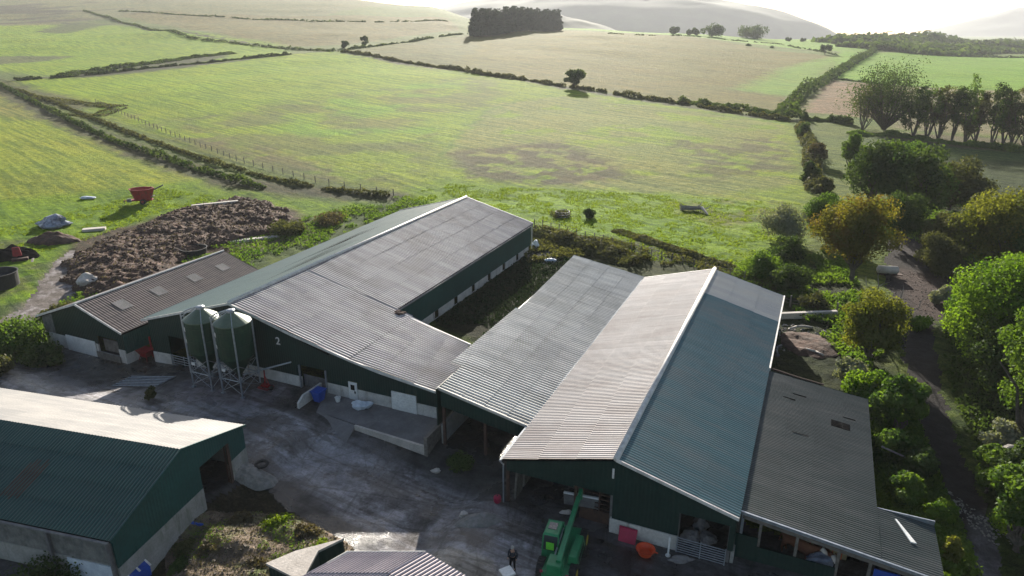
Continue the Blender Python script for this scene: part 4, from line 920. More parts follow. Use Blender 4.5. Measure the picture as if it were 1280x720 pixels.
for (px_, py_, ln_) in ((999, 497, 1.0), (986, 502, .9), (1000, 545, 1.1), (1062, 520, .9)):
    a2_, b2_ = atF(px_, py_, 3.0); mb = MB(); mb.hexa([(a2_ - ln_ / 2, b2_, zl(a2_ - ln_ / 2) + .062), (a2_ + ln_ / 2, b2_ - .05, zl(a2_ + ln_ / 2) + .062), (a2_ + ln_ / 2, b2_ + .12, zl(a2_ + ln_ / 2) + .062), (a2_ - ln_ / 2, b2_ + .06, zl(a2_ - ln_ / 2) + .062)],
        [(a2_ - ln_ / 2, b2_, zl(a2_ - ln_ / 2) + .072), (a2_ + ln_ / 2, b2_ - .05, zl(a2_ + ln_ / 2) + .072), (a2_ + ln_ / 2, b2_ + .12, zl(a2_ + ln_ / 2) + .072), (a2_ - ln_ / 2, b2_ + .06, zl(a2_ - ln_ / 2) + .072)]); fb(mb, 'roof_crack', M['dark'], ls)
a0_, b0_ = atF(1118, 651, 2.4); a1_, b1_ = atF(1142, 679, 2.4)
mb = MB(); mb.hexa([(a0_, b0_, zl(a0_) + .07), (a1_ - .15, b1_, zl(a1_) + .07), (a1_ + .15, b1_, zl(a1_) + .07), (a0_ + .1, b0_, zl(a0_) + .07)], [(a0_, b0_, zl(a0_) + .15), (a1_ - .15, b1_, zl(a1_) + .15), (a1_ + .15, b1_, zl(a1_) + .15), (a0_ + .1, b0_, zl(a0_) + .15)])
pl = fb(mb, 'loose_capping_strip', M['white'], ls)

# ---- small brown roofed barn at left
sb = froot('small_barn', -50, 5.9, 'small barn with brown tiled-looking roof beside the feed silos', 'barn', -1.2)
zb = lin((-56.6, 1.95), (-50, 4.35), (-44.0, 2.25)); BB = 25.2
corr('roof', R_['brown'], sb, (-50, 5.6, 4.38), (-50, BB, 4.38), (-43.9, BB, 2.3), (-43.9, 5.6, 2.25), .3, .03, 7, .95)
corr('left_roof', R_['brown'], sb, (-50, 5.6, 4.38), (-50, BB, 4.38), (-56.7, BB, 2.0), (-56.7, 5.6, 1.95), .3, .03, 4)  # left slope, same brown sheets as the right
mb = MB(); deck(mb, (-50, 5.62, 4.38), (-50, BB, 4.38), (-43.9, BB, 2.3), (-43.9, 5.62, 2.25)); mb.nx(); deck(mb, (-50, 5.62, 4.38), (-50, BB, 4.38), (-56.7, BB, 2), (-56.7, 5.62, 1.95)); fb(mb, 'roof_deck', M['dark'], sb)
for y in (8.2, 12.6, 17.4, 21.6):
    x0, x1 = -48.2 + (y - 8) * .02, -46.7; f_ = lambda x: 4.38 - (x + 50) * .349 + .1
    mb = MB(); mb.hexa([(x0, y, f_(x0)), (x1, y, f_(x1)), (x1, y + 1.3, f_(x1)), (x0, y + 1.3, f_(x0))], [(x0, y, f_(x0) + .03), (x1, y, f_(x1) + .03), (x1, y + 1.3, f_(x1) + .03), (x0, y + 1.3, f_(x0) + .03)]); fb(mb, 'rooflight', M['conc'], sb)
mb = MB()
for (x0, z0), (x1, z1) in (((-56.7, 2.0), (-50, 4.4)), ((-50, 4.4), (-43.9, 2.28))):
    mb.hexa([(x0, 5.5, z0 - .1), (x1, 5.5, z1 - .1), (x1, 5.6, z1 - .1), (x0, 5.6, z0 - .1)], [(x0, 5.5, z0 + .12), (x1, 5.5, z1 + .12), (x1, 5.6, z1 + .12), (x0, 5.6, z0 + .12)])
mb.nx(); mb.tube((-50, 5.5, 4.45), (-50, BB, 4.45), .12); fb(mb, 'verge_trim', M['offwhite'], sb)
mb = MB(); holes = [(-52.9, -48.5, -2, .5), (-48.2, -45.2, -.6, 1.2)]
wall(mb, 'a', 5.9, -54.6, -44.3, lin((-54.6, .1), (-44.3, .2)), lambda x: zb(x) - .12, holes, brk=(-50,)); fb(mb, 'cladding', M['green_clad'], sb)
mb = MB(); wall(mb, 'a', 5.88, -56.3, -54.6, .3, lambda x: zb(x) - .12); fb(mb, 'grey_panel', M['board'], sb)
mb = MB(); wall(mb, 'a', 5.86, -56.3, -44.3, -1.5, .25, holes, .16); mb.nx(); wall(mb, 'b', -44.35, 5.95, 7.3, -1.5, -.1, th=.16); fb(mb, 'block_wall', M['white_wall'], sb)
mb = MB(); wall(mb, 'b', -56.3, 6.1, BB - .2, -1.5, 1.8); mb.nx(); wall(mb, 'a', BB - .3, -56.3, -44.3, -1.5, lambda x: zb(x) - .12, brk=(-50,)); mb.nx(); wall(mb, 'b', -44.3, 5.95, BB - .2, -.1, 2.1); fb(mb, 'side_cladding', M['green_clad_y'], sb)
mb = MB(); mb.box(-52.9, -48.5, 5.74, 5.84, -1.25, .5); fb(mb, 'white_door', M['white'], sb, bevel=.02)
mb = MB(); mb.box(-48.4, -45.0, 5.7, 5.76, -1.2, -.5); mb.nx(); mb.box(-48, -45.6, 6.4, 6.5, -.6, .7); fb(mb, 'pen_board', M['timber'], sb)

# ---- dark green barn in the bottom left corner, turned a little from the others
bl = empty('green_barn', W(-18.4, -9.8), -YAW + R(9.44), 'dark green barn at the bottom left with one pale sunlit roof slope', 'barn'); bl['_o'] = (0, 0, 0)
LNG = 52; EZ, AZ_ = 3.25, 5.25
corr('pale_roof', R_['sunlit_slope'], bl, (.15, 0, AZ_), (-LNG, 0, AZ_), (-LNG, 6.3, EZ), (.15, 6.3, EZ), .25, .012, 3, 2.4)  # far slope: sun brightness painted into the pale sheets
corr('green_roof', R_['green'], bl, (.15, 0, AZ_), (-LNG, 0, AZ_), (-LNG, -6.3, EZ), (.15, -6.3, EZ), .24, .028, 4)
mb = MB(); deck(mb, (.13, 0, AZ_), (-LNG, 0, AZ_), (-LNG, 6.3, EZ), (.13, 6.3, EZ)); mb.nx(); deck(mb, (.13, 0, AZ_), (-LNG, 0, AZ_), (-LNG, -6.3, EZ), (.13, -6.3, EZ)); fb(mb, 'roof_deck', M['dark'], bl)
mb = MB()
for s in (1, -1): mb.hexa([(.16, 0, AZ_ - .1), (.16, 6.3 * s, EZ - .1), (.24, 6.3 * s, EZ - .1), (.24, 0, AZ_ - .1)], [(.16, 0, AZ_ + .08), (.16, 6.3 * s, EZ + .08), (.24, 6.3 * s, EZ + .08), (.24, 0, AZ_ + .08)])
fb(mb, 'verge_trim', M['green_clad_y'], bl)
gab = lin((-6.1, EZ - .1), (0, AZ_ - .14), (6.1, EZ - .1)); op = (1.3, 4.0, -.5, 3.0)
mb = MB(); wall(mb, 'b', 0, -6.1, 6.1, lin((-6.1, 1.2), (6.1, 1.5)), gab, (op,), .1, brk=(0,)); fb(mb, 'cladding', M['green_clad_y'], bl)
mb = MB(); wall(mb, 'b', -.02, -6.1, 6.1, -1.5, lin((-6.1, 1.2), (6.1, 1.5)), (op,), .16); mb.nx(); wall(mb, 'a', -6.15, -LNG, -.1, -1, 1.35, th=.2); mb.nx(); wall(mb, 'a', 6.0, -LNG, -.1, -.5, 1.4, th=.2); fb(mb, 'block_wall', M['block'], bl)
mb = MB(); wall(mb, 'a', -6.1, -LNG, -.05, 1.35, EZ - .15, th=.08); fb(mb, 'yorkshire_boarding', M['board'], bl)
mb = MB(); wall(mb, 'a', 6.05, -LNG, -.05, 1.4, EZ - .15, th=.08); mb.nx(); wall(mb, 'b', -LNG, -6.1, 6.1, 0, gab, brk=(0,)); fb(mb, 'rear_cladding', M['green_clad'], bl)
mb = MB(); mb.box(-3.4, -.3, -6.22, -6.16, -.2, 1.3); fb(mb, 'white_panel', M['plastic'], bl)
mb = MB(); mb.tube((-LNG, -6.42, EZ - .06), (.15, -6.42, EZ - .06), .09); mb.tube((-.05, -6.42, EZ - .1), (-.05, -6.3, -.2), .07); fb(mb, 'gutter', M['steel'], bl)
for x in (-.12, -4.4, -9.4, -14.4):
    mb = MB(); mb.box(x - .09, x + .09, -6.32, -6.17, -.3, EZ - .2); fb(mb, 'steel_post', M['steel'], bl)
mb = MB(); mb.box(-.1, .2, 4.0, 4.25, -.2, 3.0); fb(mb, 'door_jamb', M['rust'], bl)
for x, y in ((-8.6, -4.0), (-14, -3.6)):
    mb = MB(); f_ = lambda yy: AZ_ + yy * (AZ_ - EZ) / 6.3 + .075
    for k in range(6):
        o_ = rnd.uniform(-.6, .6); xx = x + .24 * k - .3; mb.hexa([(xx, y - 1.1 + o_ * .5, f_(y - 1.1 + o_ * .5)), (xx + .08, y - 1.1 + o_ * .5, f_(y - 1.1 + o_ * .5)), (xx + .08, y + 1.3 + o_, f_(y + 1.3 + o_)), (xx, y + 1.3 + o_, f_(y + 1.3 + o_))],
            [(xx, y - 1.1 + o_ * .5, f_(y - 1.1 + o_ * .5) + .02), (xx + .08, y - 1.1 + o_ * .5, f_(y - 1.1 + o_ * .5) + .02), (xx + .08, y + 1.3 + o_, f_(y + 1.3 + o_) + .02), (xx, y + 1.3 + o_, f_(y + 1.3 + o_) + .02)])
    fb(mb, 'lichen_patch', M['rust'], bl)

# ---- roof of the small foreground building at the bottom edge
fr = empty('small_outbuilding', (-7, 28.5, 0), 0, 'small outbuilding with pink streaked corrugated roof at the bottom edge', 'outbuilding'); fr['_o'] = (-7, 28.5, 0)
def zz(x, y): return 3.2 + (y - 30.57) * .06
q = lambda x, y: (x, y, zz(x, y))
A_, B_, C_, D_ = (-9.95, 29.75), (-9.0, 30.57), (-4.75, 30.57), (-1.9, 28.5)
d_ = Vector((-.76, -.65)).normalized() * 7
E_ = (C_[0] + d_.x, C_[1] + d_.y); F_ = (B_[0] + d_.x, B_[1] + d_.y); G_ = (D_[0] + d_.x, D_[1] + d_.y)
corr('roof', R_['stripe'], fr, q(*B_), q(*C_), q(*E_), q(*F_), .2, .03, 3, .9)
corr('roof_end', R_['stripe'], fr, q(*C_), q(*D_), q(*G_), q(*E_), .24, .03, 3, .9)
mb = MB()
for P4 in ((B_, C_, E_, F_), (C_, D_, G_, E_)): deck(mb, *[q(*p) for p in P4])
fb(mb, 'roof_deck', M['dark'], fr)
mb = MB(); mb.prism([(F_[0], F_[1]), (E_[0] + .1, E_[1]), (G_[0] - .1, G_[1] + .1), (D_[0] - .2, D_[1]), (C_[0] - .1, C_[1] - .2), (B_[0] + .1, B_[1] - .2)][::-1], -.2, 2.75); fb(mb, 'wall', M['green_clad'], fr)
mb = MB(); mb.tube(q(*C_), q(*E_), .06); fb(mb, 'lap_strip', M['dark'], fr)
mb = MB(); mb.tube((*A_, 3.15), (*B_, 3.22), .07); mb.tube((*B_, 3.22), (*C_, 3.22), .04); fb(mb, 'verge_trim', M['offwhite'], fr)
c0, c1, c2, c3, c4 = [at(x, y, 2.6) for x, y in ((400, 706), (432, 690), (372, 706), (335, 722), (380, 745))]
mb = MB(); pz = [(p.x, p.y) for p in (c1, c2, c3, c4, c0)]; mb.prism(pz, 2.45, 2.6); fb(mb, 'side_roof', M['pale_conc'], fr)
mb = MB(); mb.prism([(p[0] * .96 + pz[4][0] * .04, p[1] * .96 + pz[4][1] * .04) for p in pz], -.2, 2.44); fb(mb, 'side_wall', M['green_clad'], fr)
# @@DETAILS@@

# ---------------------------------------------------------------- feed silos
def silo(px, label, H_=7.45, r=1.5):
    p = at(*px); t = empty('feed_silo', p, -YAW, label, 'feed silo', 'pair of green feed silos'); zc = H_ - 1.0
    mb = MB(); mb.lathe([(r, 3.5), (r, 4.7), (r + .02, 4.72), (r + .02, 4.78), (r, 4.8), (r, 5.9), (r + .02, 5.92), (r + .02, 5.98), (r, 6.0), (r, zc)], 28); mb.build('body', M['green_silo'], t, smooth=False)
    mb = MB(); mb.lathe([(r + .06, zc - .04), (r + .06, zc + .03), (.32, H_ - .12), (.32, H_ - .1)], 28); mb.build('top_cone', M['silo_top'], t, smooth=False)
    mb = MB(); mb.lathe([(.36, H_ - .1), (.36, H_ + .08), (.2, H_ + .16)], 14); mb.build('lid', M['galv'], t)
    mb = MB(); mb.lathe([(.22, 1.35), (.22, 1.6), (r, 3.5)], 28); mb.build('hopper', M['green_silo'], t)
    for k in range(4):
        a = math.pi / 4 + k * math.pi / 2; x, y = math.cos(a) * (r + .07), math.sin(a) * (r + .07)
        mb = MB(); mb.tube((x, y, -.3), (x, y, zc), .075, n=6); mb.box(x - .15, x + .15, y - .15, y + .15, -.3, .06); mb.tube((x, y, zc), (x * .2, y * .2, H_ - .1), .035, n=5); mb.build('leg', M['galv'], t)
    mb = MB()
    for k in range(4):
        a = math.pi / 4 + k * math.pi / 2; b = a + math.pi / 2; R2 = r + .07
        A = (math.cos(a) * R2, math.sin(a) * R2); B = (math.cos(b) * R2, math.sin(b) * R2)
        mb.tube((*A, 1.5), (*B, 1.5), .045, n=5); mb.tube((*A, .25), (*B, 1.5), .025, n=5); mb.tube((*B, .25), (*A, 1.5), .025, n=5)
        mb.tube((*A, 1.5), (*B, 3.0), .025, n=5); mb.tube((*B, 1.5), (*A, 3.0), .025, n=5)
    mb.build('bracing', M['galv'], t)
    x = -r - .45
    mb = MB(); mb.path([(x, -.5, .9), (x, -.5, zc + .2), (x + .5, -.4, zc + .6), (-.3, -.1, H_ + .05)], .07, 7); mb.path([(x + .35, -.75, .2), (x + .35, -.75, zc + .1), (x + .8, -.6, zc + .5), (-.2, -.3, H_)], .045, 6); mb.build('filler_pipe', M['galv'], t)
    mb = MB()
    for k in range(2): mb.path([(x + .02 + .35 * k, -.25, .7), (x + .02 + .35 * k, -.25, zc)], .025, 5)
    for k in range(22): mb.tube((x + .02, -.25, .8 + .28 * k), (x + .37, -.25, .8 + .28 * k), .015, n=4)
    mb.build('ladder', M['galv'], t)
    for z0, w_, h_ in ((5.55, .85, .42), (4.45, .7, .36)):
        mb = MB(); vs = []
        for i in range(5):
            a = R(-128) + w_ / r * (i / 4 - .5)
            for z in (z0, z0 + h_): vs.append((math.cos(a) * (r + .035), math.sin(a) * (r + .035), z))
        mb.add(vs, [(2 * i, 2 * i + 2, 2 * i + 3, 2 * i + 1) for i in range(4)]); o = mb.build('white_label', M['white'], t)
    mb = MB(); mb.box(-.45, -.1, -1.5, -1.42, 2.45, 2.7); mb.build('hopper_label', M['white'], t)
M['green_silo'] = mat('silo_green_paint', (.01, .042, .024), (.008, .03, .018), .8, .5, spec=.25, stain=(.025, .06, .03), stain_s=.9)
M['silo_top'] = mat('silo_top_sheet', (.12, .16, .11), (.08, .11, .08), 1, .4, .2)
silo((266, 479), 'left green feed silo on galvanised legs, farther from the number 2')
silo((303, 487), 'right green feed silo on galvanised legs, nearer the number 2', 7.6)

t = empty('grain_auger', at(331, 486), -YAW, 'inclined pale grain auger on a small red wheeled frame beside the silos', 'auger')
mb = MB(); mb.tube((-2.6, -.3, .9), (2.2, 1.3, 2.5), .08); mb.build('tube', M['galv'], t)
mb = MB(); mb.path([(-.5, -.3, .15), (.6, -.3, .15), (.6, .5, .15), (-.5, .5, .15), (-.5, -.3, .15)], .06); mb.tube((0, .1, .15), (0, .2, 1.75), .06); mb.tube((.5, .2, .15), (0, .2, 1.2), .04); mb.box(-.3, .4, -.1, .3, .2, .42); mb.build('frame', M['red'], t)
for x in (-.6, .65): mb = MB(); mb.tube((x, .1, .2), (x + .1, .1, .2), .22, n=14); mb.build('wheel', M['rubber'], t)

# loading platform in front of shed two
pf = froot('loading_platform', -14, 5, 'concrete loading platform with whitish front wall beneath the white roller door', 'platform')
mb = MB(); mb.hexa([(-19.8, 4.3, -1.6), (-8.5, 3.2, -1.6), (-8.5, 7.35, -1.6), (-21.3, 7.35, -1.6)], [(-19.6, 4.4, .06), (-8.5, 3.4, .14), (-8.5, 7.33, .14), (-21.0, 7.33, .06)]); fb(mb, 'deck', M['conc'], pf)
mb = MB(); mb.hexa([(-15.2, 3.55, -1.7), (-8.4, 3.1, -1.7), (-8.4, 3.35, -1.7), (-15.2, 3.78, -1.7)], [(-15.2, 3.6, .2), (-8.4, 3.15, .28), (-8.4, 3.36, .28), (-15.2, 3.8, .2)]); fb(mb, 'front_wall', M['pale_conc'], pf)
mb = MB(); mb.hexa([(-19.7, 4.2, -.4), (-15.2, 3.6, -1.2), (-14.8, 1.5, -1.1), (-17.5, 1.4, -1.0)], [(-19.6, 4.4, .05), (-15.2, 3.79, .1), (-15.0, 1.9, -.72), (-17.8, 2.0, -.6)]); fb(mb, 'ramp', M['conc'], pf)
mb = MB(); mb.box(-8.4, -8.1, 3.1, 7.3, -1.7, 1.15); fb(mb, 'side_wall', M['timber'], pf)
t = froot('low_wall', -21.3, 6, 'short whitewashed wall standing between the sheeted gate and blue bin', 'wall'); mb = MB(); mb.box(-21.45, -21.25, 4.9, 7.3, -.3, .95); mb.hexa([(-21.45, 4.2, -.3), (-21.25, 4.2, -.3), (-21.25, 4.9, -.3), (-21.45, 4.9, -.3)], [(-21.45, 4.2, .5), (-21.25, 4.2, .5), (-21.25, 4.9, .95), (-21.45, 4.9, .95)]); fb(mb, 'wall', M['white_wall'], t)
def bin_(a, b, z, label, m):
    t = froot('bin', a, b, label, 'bin', z); mb = MB(); mb.hexa([(a - .3, b - .35, z), (a + .3, b - .35, z), (a + .3, b + .35, z), (a - .3, b + .35, z)], [(a - .45, b - .5, z + .95), (a + .45, b - .5, z + .95), (a + .45, b + .5, z + .95), (a - .45, b + .5, z + .95)]); fb(mb, 'body', m, t, bevel=.04)
    mb = MB(); mb.box(a - .5, a + .5, b - .55, b + .55, z + .96, z + 1.04); fb(mb, 'lid', m, t, bevel=.02)
bin_(-20.5, 5.9, .1, 'blue plastic wheeled bin on the loading platform beside the short wall', M['blue'])
def blob(name, loc, rx, ry, h, m, label, cat, seed=0, n=22, sharp=.5, rz=0, group=None, hole=None):
    u = np.linspace(-1, 1, n * 2 + 1); X, Y = np.meshgrid(u, u); r = np.hypot(X, Y); ang = np.arctan2(Y, X)
    er = 1 - .3 * (fbm(np.cos(ang) * 1.5 + seed + 5, np.sin(ang) * 1.5 + 5, 3) - .2)
    z = h * np.clip(1 - (r / er) ** 2, 0, 1) ** sharp * (.45 + 1.1 * fbm(X * 3 + seed, Y * 3, 5)); keep = (r < er + .06)
    Z = z - .08; c, s_ = math.cos(rz), math.sin(rz); wx_ = X * rx * c - Y * ry * s_ + loc[0]; wy_ = X * rx * s_ + Y * ry * c + loc[1]
    Z = Z + Tz(wx_, wy_) - loc[2]; k = len(u); q = np.arange(k * k).reshape(k, k)
    mk = keep[:-1, :-1] & keep[1:, 1:]; F_ = np.stack([q[:-1, :-1], q[:-1, 1:], q[1:, 1:], q[1:, :-1]], -1)[mk]
    V = np.stack([wx_ - loc[0], wy_ - loc[1], Z], -1).reshape(-1, 3); uu, inv = np.unique(F_, return_inverse=True)
    o = link(name, np_mesh(name, V[uu], inv.reshape(-1, 4)), m); o.location = loc; return tag(o, label, cat, group)
p = Vector(W(-16.4, 6.3, .12)); u_ = MB()
def lump(name, p, r, m, label, cat, sq=.7, seed=1, group=None):
    me = bpy.data.meshes.new(name); import bmesh
    bm = bmesh.new(); bmesh.ops.create_icosphere(bm, subdivisions=3, radius=1)
    rs = np.random.RandomState(seed)
    ph = rs.uniform(0, 9, 6)
    for v in bm.verts:
        d = 1 + .16 * math.sin(v.co.x * 4 + ph[0]) + .14 * math.sin(v.co.y * 5 + ph[1]) + .12 * math.sin(v.co.z * 6 + ph[2]) + .07 * math.sin(v.co.x * 11 + ph[3] + v.co.y * 9)
        v.co = Vector((v.co.x * d * r[0], v.co.y * d * r[1], max(-.05, v.co.z * d * r[2] + r[2] * sq)))
    bm.to_mesh(me); bm.free(); o = link(name, me, m); o.location = p; return tag(o, label, cat, group)
lump('sack', p, (.75, .5, .38), M['plastic'], 'crumpled white plastic sack lying on the loading platform below the white door', 'sack')
t = froot('bucket', -18.9, 6.4, 'small white bucket on the platform between bin and sack', 'bucket', .1); mb = MB(); mb.lathe([(.18, .1), (.25, .5), (.27, .5), (.27, .53)], 14, (-18.9, 6.4)); fb(mb, 'body', M['white'], t); mb = MB(); mb.path([(-19.15, 6.4, .5), (-18.9, 6.3, .75), (-18.65, 6.4, .5)], .015); fb(mb, 'handle', M['galv'], t)

# cattle grid and red hopper by the small barn
t = froot('cattle_grid', -38.8, 3, 'steel cattle grid set in the yard near the small barn', 'cattle grid', -.75); mb = MB()
for i in range(7): mb.tube((-41.3, 1.9 + i * .33, gz(-41.3, 2) + .07), (-36.6, 2.9 + i * .33, gz(-36.6, 3) + .07), .05, n=6)
fb(mb, 'bars', M['galv'], t); mb = MB(); mb.tube((-41.3, 1.8, gz(-41.3, 2) + .05), (-41.3, 4.0, gz(-41.3, 2) + .05), .08); mb.tube((-36.6, 2.8, gz(-36.6, 3) + .05), (-36.6, 5, gz(-36.6, 3) + .05), .08); fb(mb, 'frame', M['steel'], t)
t = empty('feed_hopper', at(184, 449), -YAW, 'small red hopper in the corner where the small barn meets shed 2', 'hopper'); mb = MB(); mb.hexa([(-.3, -.3, .35), (.3, -.3, .35), (.3, .3, .35), (-.3, .3, .35)], [(-.75, -.6, 1.1), (.75, -.6, 1.1), (.75, .6, 1.1), (-.75, .6, 1.1)]); mb.build('tub', M['red'], t); mb = MB(); mb.tube((0, .7, 0), (0, .7, 2.2), .1); mb.build('post', M['red'], t)
for x, y in ((-.6, -.5), (.6, -.5), (-.6, .5), (.6, .5)): mb = MB(); mb.tube((x, y, -.1), (x * .6, y * .6, .7), .04, n=5); mb.build('leg', M['red'], t)

# ---------------------------------------------------------------- telehandler at the mouth of shed one
tp = at(697, 709); th_ = empty('telehandler', (tp.x + .35, tp.y + .5, tp.z), R(-17), 'green telescopic handler with yellow rims and bucket at the mouth of shed 1', 'telehandler')
mb = MB(); mb.hexa([(-.75, -2.3, .55), (.75, -2.3, .55), (.75, 2.1, .55), (-.75, 2.1, .55)], [(-.8, -2.35, 1.05), (.8, -2.35, 1.05), (.8, 2.1, .95), (-.8, 2.1, .95)]); mb.box(-.45, .4, -2.45, -1.5, 1.05, 1.75); mb.build('chassis', M['tele'], th_, bevel=.05)
mb = MB(); mb.hexa([(.45, -1.35, .7), (1.15, -1.35, .7), (1.15, 1.1, .7), (.45, 1.1, .7)], [(.55, -1.25, 1.62), (1.05, -1.25, 1.62), (1.05, .9, 1.45), (.55, .9, 1.45)]); mb.build('engine_cover', M['tele'], th_, bevel=.08)
mb = MB()
for i in range(5): mb.box(1.125, 1.16, -.9 + i * .3, -.72 + i * .3, .95, 1.3)
mb.build('grille', M['rubber'], th_)
mb = MB(); mb.hexa([(-1.15, -.95, .7), (-.1, -.95, .7), (-.1, .95, .7), (-1.15, .95, .7)], [(-1.1, -.9, 1.35), (-.15, -.9, 1.35), (-.15, .95, 1.35), (-1.1, .95, 1.35)]); mb.hexa([(-1.1, -.7, 2.28), (-.15, -.7, 2.28), (-.15, .7, 2.28), (-1.1, .7, 2.28)], [(-1.02, -.6, 2.4), (-.2, -.6, 2.4), (-.2, .6, 2.4), (-1.02, .6, 2.4)]); 
for x, y in ((-1.1, -.85), (-.17, -.85), (-1.1, .88), (-.17, .88)): mb.tube((x, y, 1.35), (x * .97, y * .78, 2.3), .05, n=6)
cb = mb.build('cab', M['tele'], th_)
mb = MB(); mb.hexa([(-1.07, -.86, 1.36), (-.18, -.86, 1.36), (-.18, .88, 1.36), (-1.07, .88, 1.36)], [(-1.03, -.68, 2.27), (-.2, -.68, 2.27), (-.2, .69, 2.27), (-1.03, .69, 2.27)]); o = mb.build('window', M['glass'], th_); o.parent = cb
mb = MB(); mb.box(-.9, -.4, -.25, .35, 2.41, 2.43); o = mb.build('roof_hatch', M['glass'], cb)
mb = MB(); mb.box(-.85, -.38, -.915, -.88, 1.45, 1.95); o = mb.build('rear_warning_panel', M['lime'], cb)
mb = MB(); mb.tube((.18, -2.1, 1.75), (.2, 3.3, 2.25), .21, .19, 4); o = mb.build('boom', M['tele'], th_)
mb = MB(); mb.tube((.2, 2.4, 2.15), (.2, 4.0, 2.3), .14, .13, 4); mb.tube((.2, 3.95, 2.35), (.2, 4.25, 1.5), .16, .14, 4); o2 = mb.build('boom_extension', M['tele'], o)
mb = MB(); mb.tube((-.2, -1.9, 1.5), (-.18, 1.0, 1.85), .05); mb.build('ram', M['galv'], o)
mb = MB(); mb.box(-.7, 1.1, 4.15, 4.3, .95, 1.75); mb.build('headstock', M['steel'], th_)
mb = MB(); mb.hexa([(-.95, 4.35, .75), (1.35, 4.35, .75), (1.35, 5.3, .65), (-.95, 5.3, .65)], [(-.95, 4.3, .85), (1.35, 4.3, .85), (1.35, 5.35, .72), (-.95, 5.35, .72)]); mb.hexa([(-.95, 4.3, .8), (1.35, 4.3, .8), (1.35, 4.42, .8), (-.95, 4.42, .8)], [(-.95, 4.15, 1.75), (1.35, 4.15, 1.75), (1.35, 4.25, 1.75), (-.95, 4.25, 1.75)])
for x in (-.95, 1.29): mb.hexa([(x, 4.35, .75), (x + .06, 4.35, .75), (x + .06, 5.3, .7), (x, 5.3, .7)], [(x, 4.2, 1.7), (x + .06, 4.2, 1.7), (x + .06, 5.0, 1.2), (x, 5.0, 1.2)])
bk = mb.build('bucket', M['steel'], th_); mb = MB(); mb.box(-.95, 1.35, 4.08, 4.24, 1.76, 1.86); mb.build('bucket_edge', M['white'], bk)
for x, y in ((-.95, -1.55), (.95, -1.55), (-.95, 1.55), (.95, 1.55)):
    mb = MB(); s_ = 1 if x > 0 else -1; mb.tube((x - .2, y, .6), (x + .2, y, .6), .6, n=22)
    for k in range(22): a = 2 * math.pi * k / 22; c_ = Vector((x, y + math.cos(a) * .61, .6 + math.sin(a) * .61)); mb.tube(c_ + Vector((-.2, 0, 0)), c_ + Vector((.2, 0, 0)), .035, n=4)
    wh = mb.build('wheel', M['rubber'], th_); mb = MB(); mb.tube((x + s_ * .15, y, .6), (x + s_ * .215, y, .6), .32, n=16); mb.build('rim', M['wheelcol'], wh)
for s_ in (-1, 1): mb = MB(); mb.box(s_ * .75 - .08, s_ * .75 + .08, -2.4, -2.32, 1.06, 1.2); mb.build('tail_light', M['tele_red'], th_)
mb = MB(); mb.path([(-1.1, .85, 1.9), (-1.5, .95, 1.95)], .02); mb.box(-1.6, -1.45, .93, .98, 1.75, 2.1); mb.build('mirror', M['rubber'], th_)

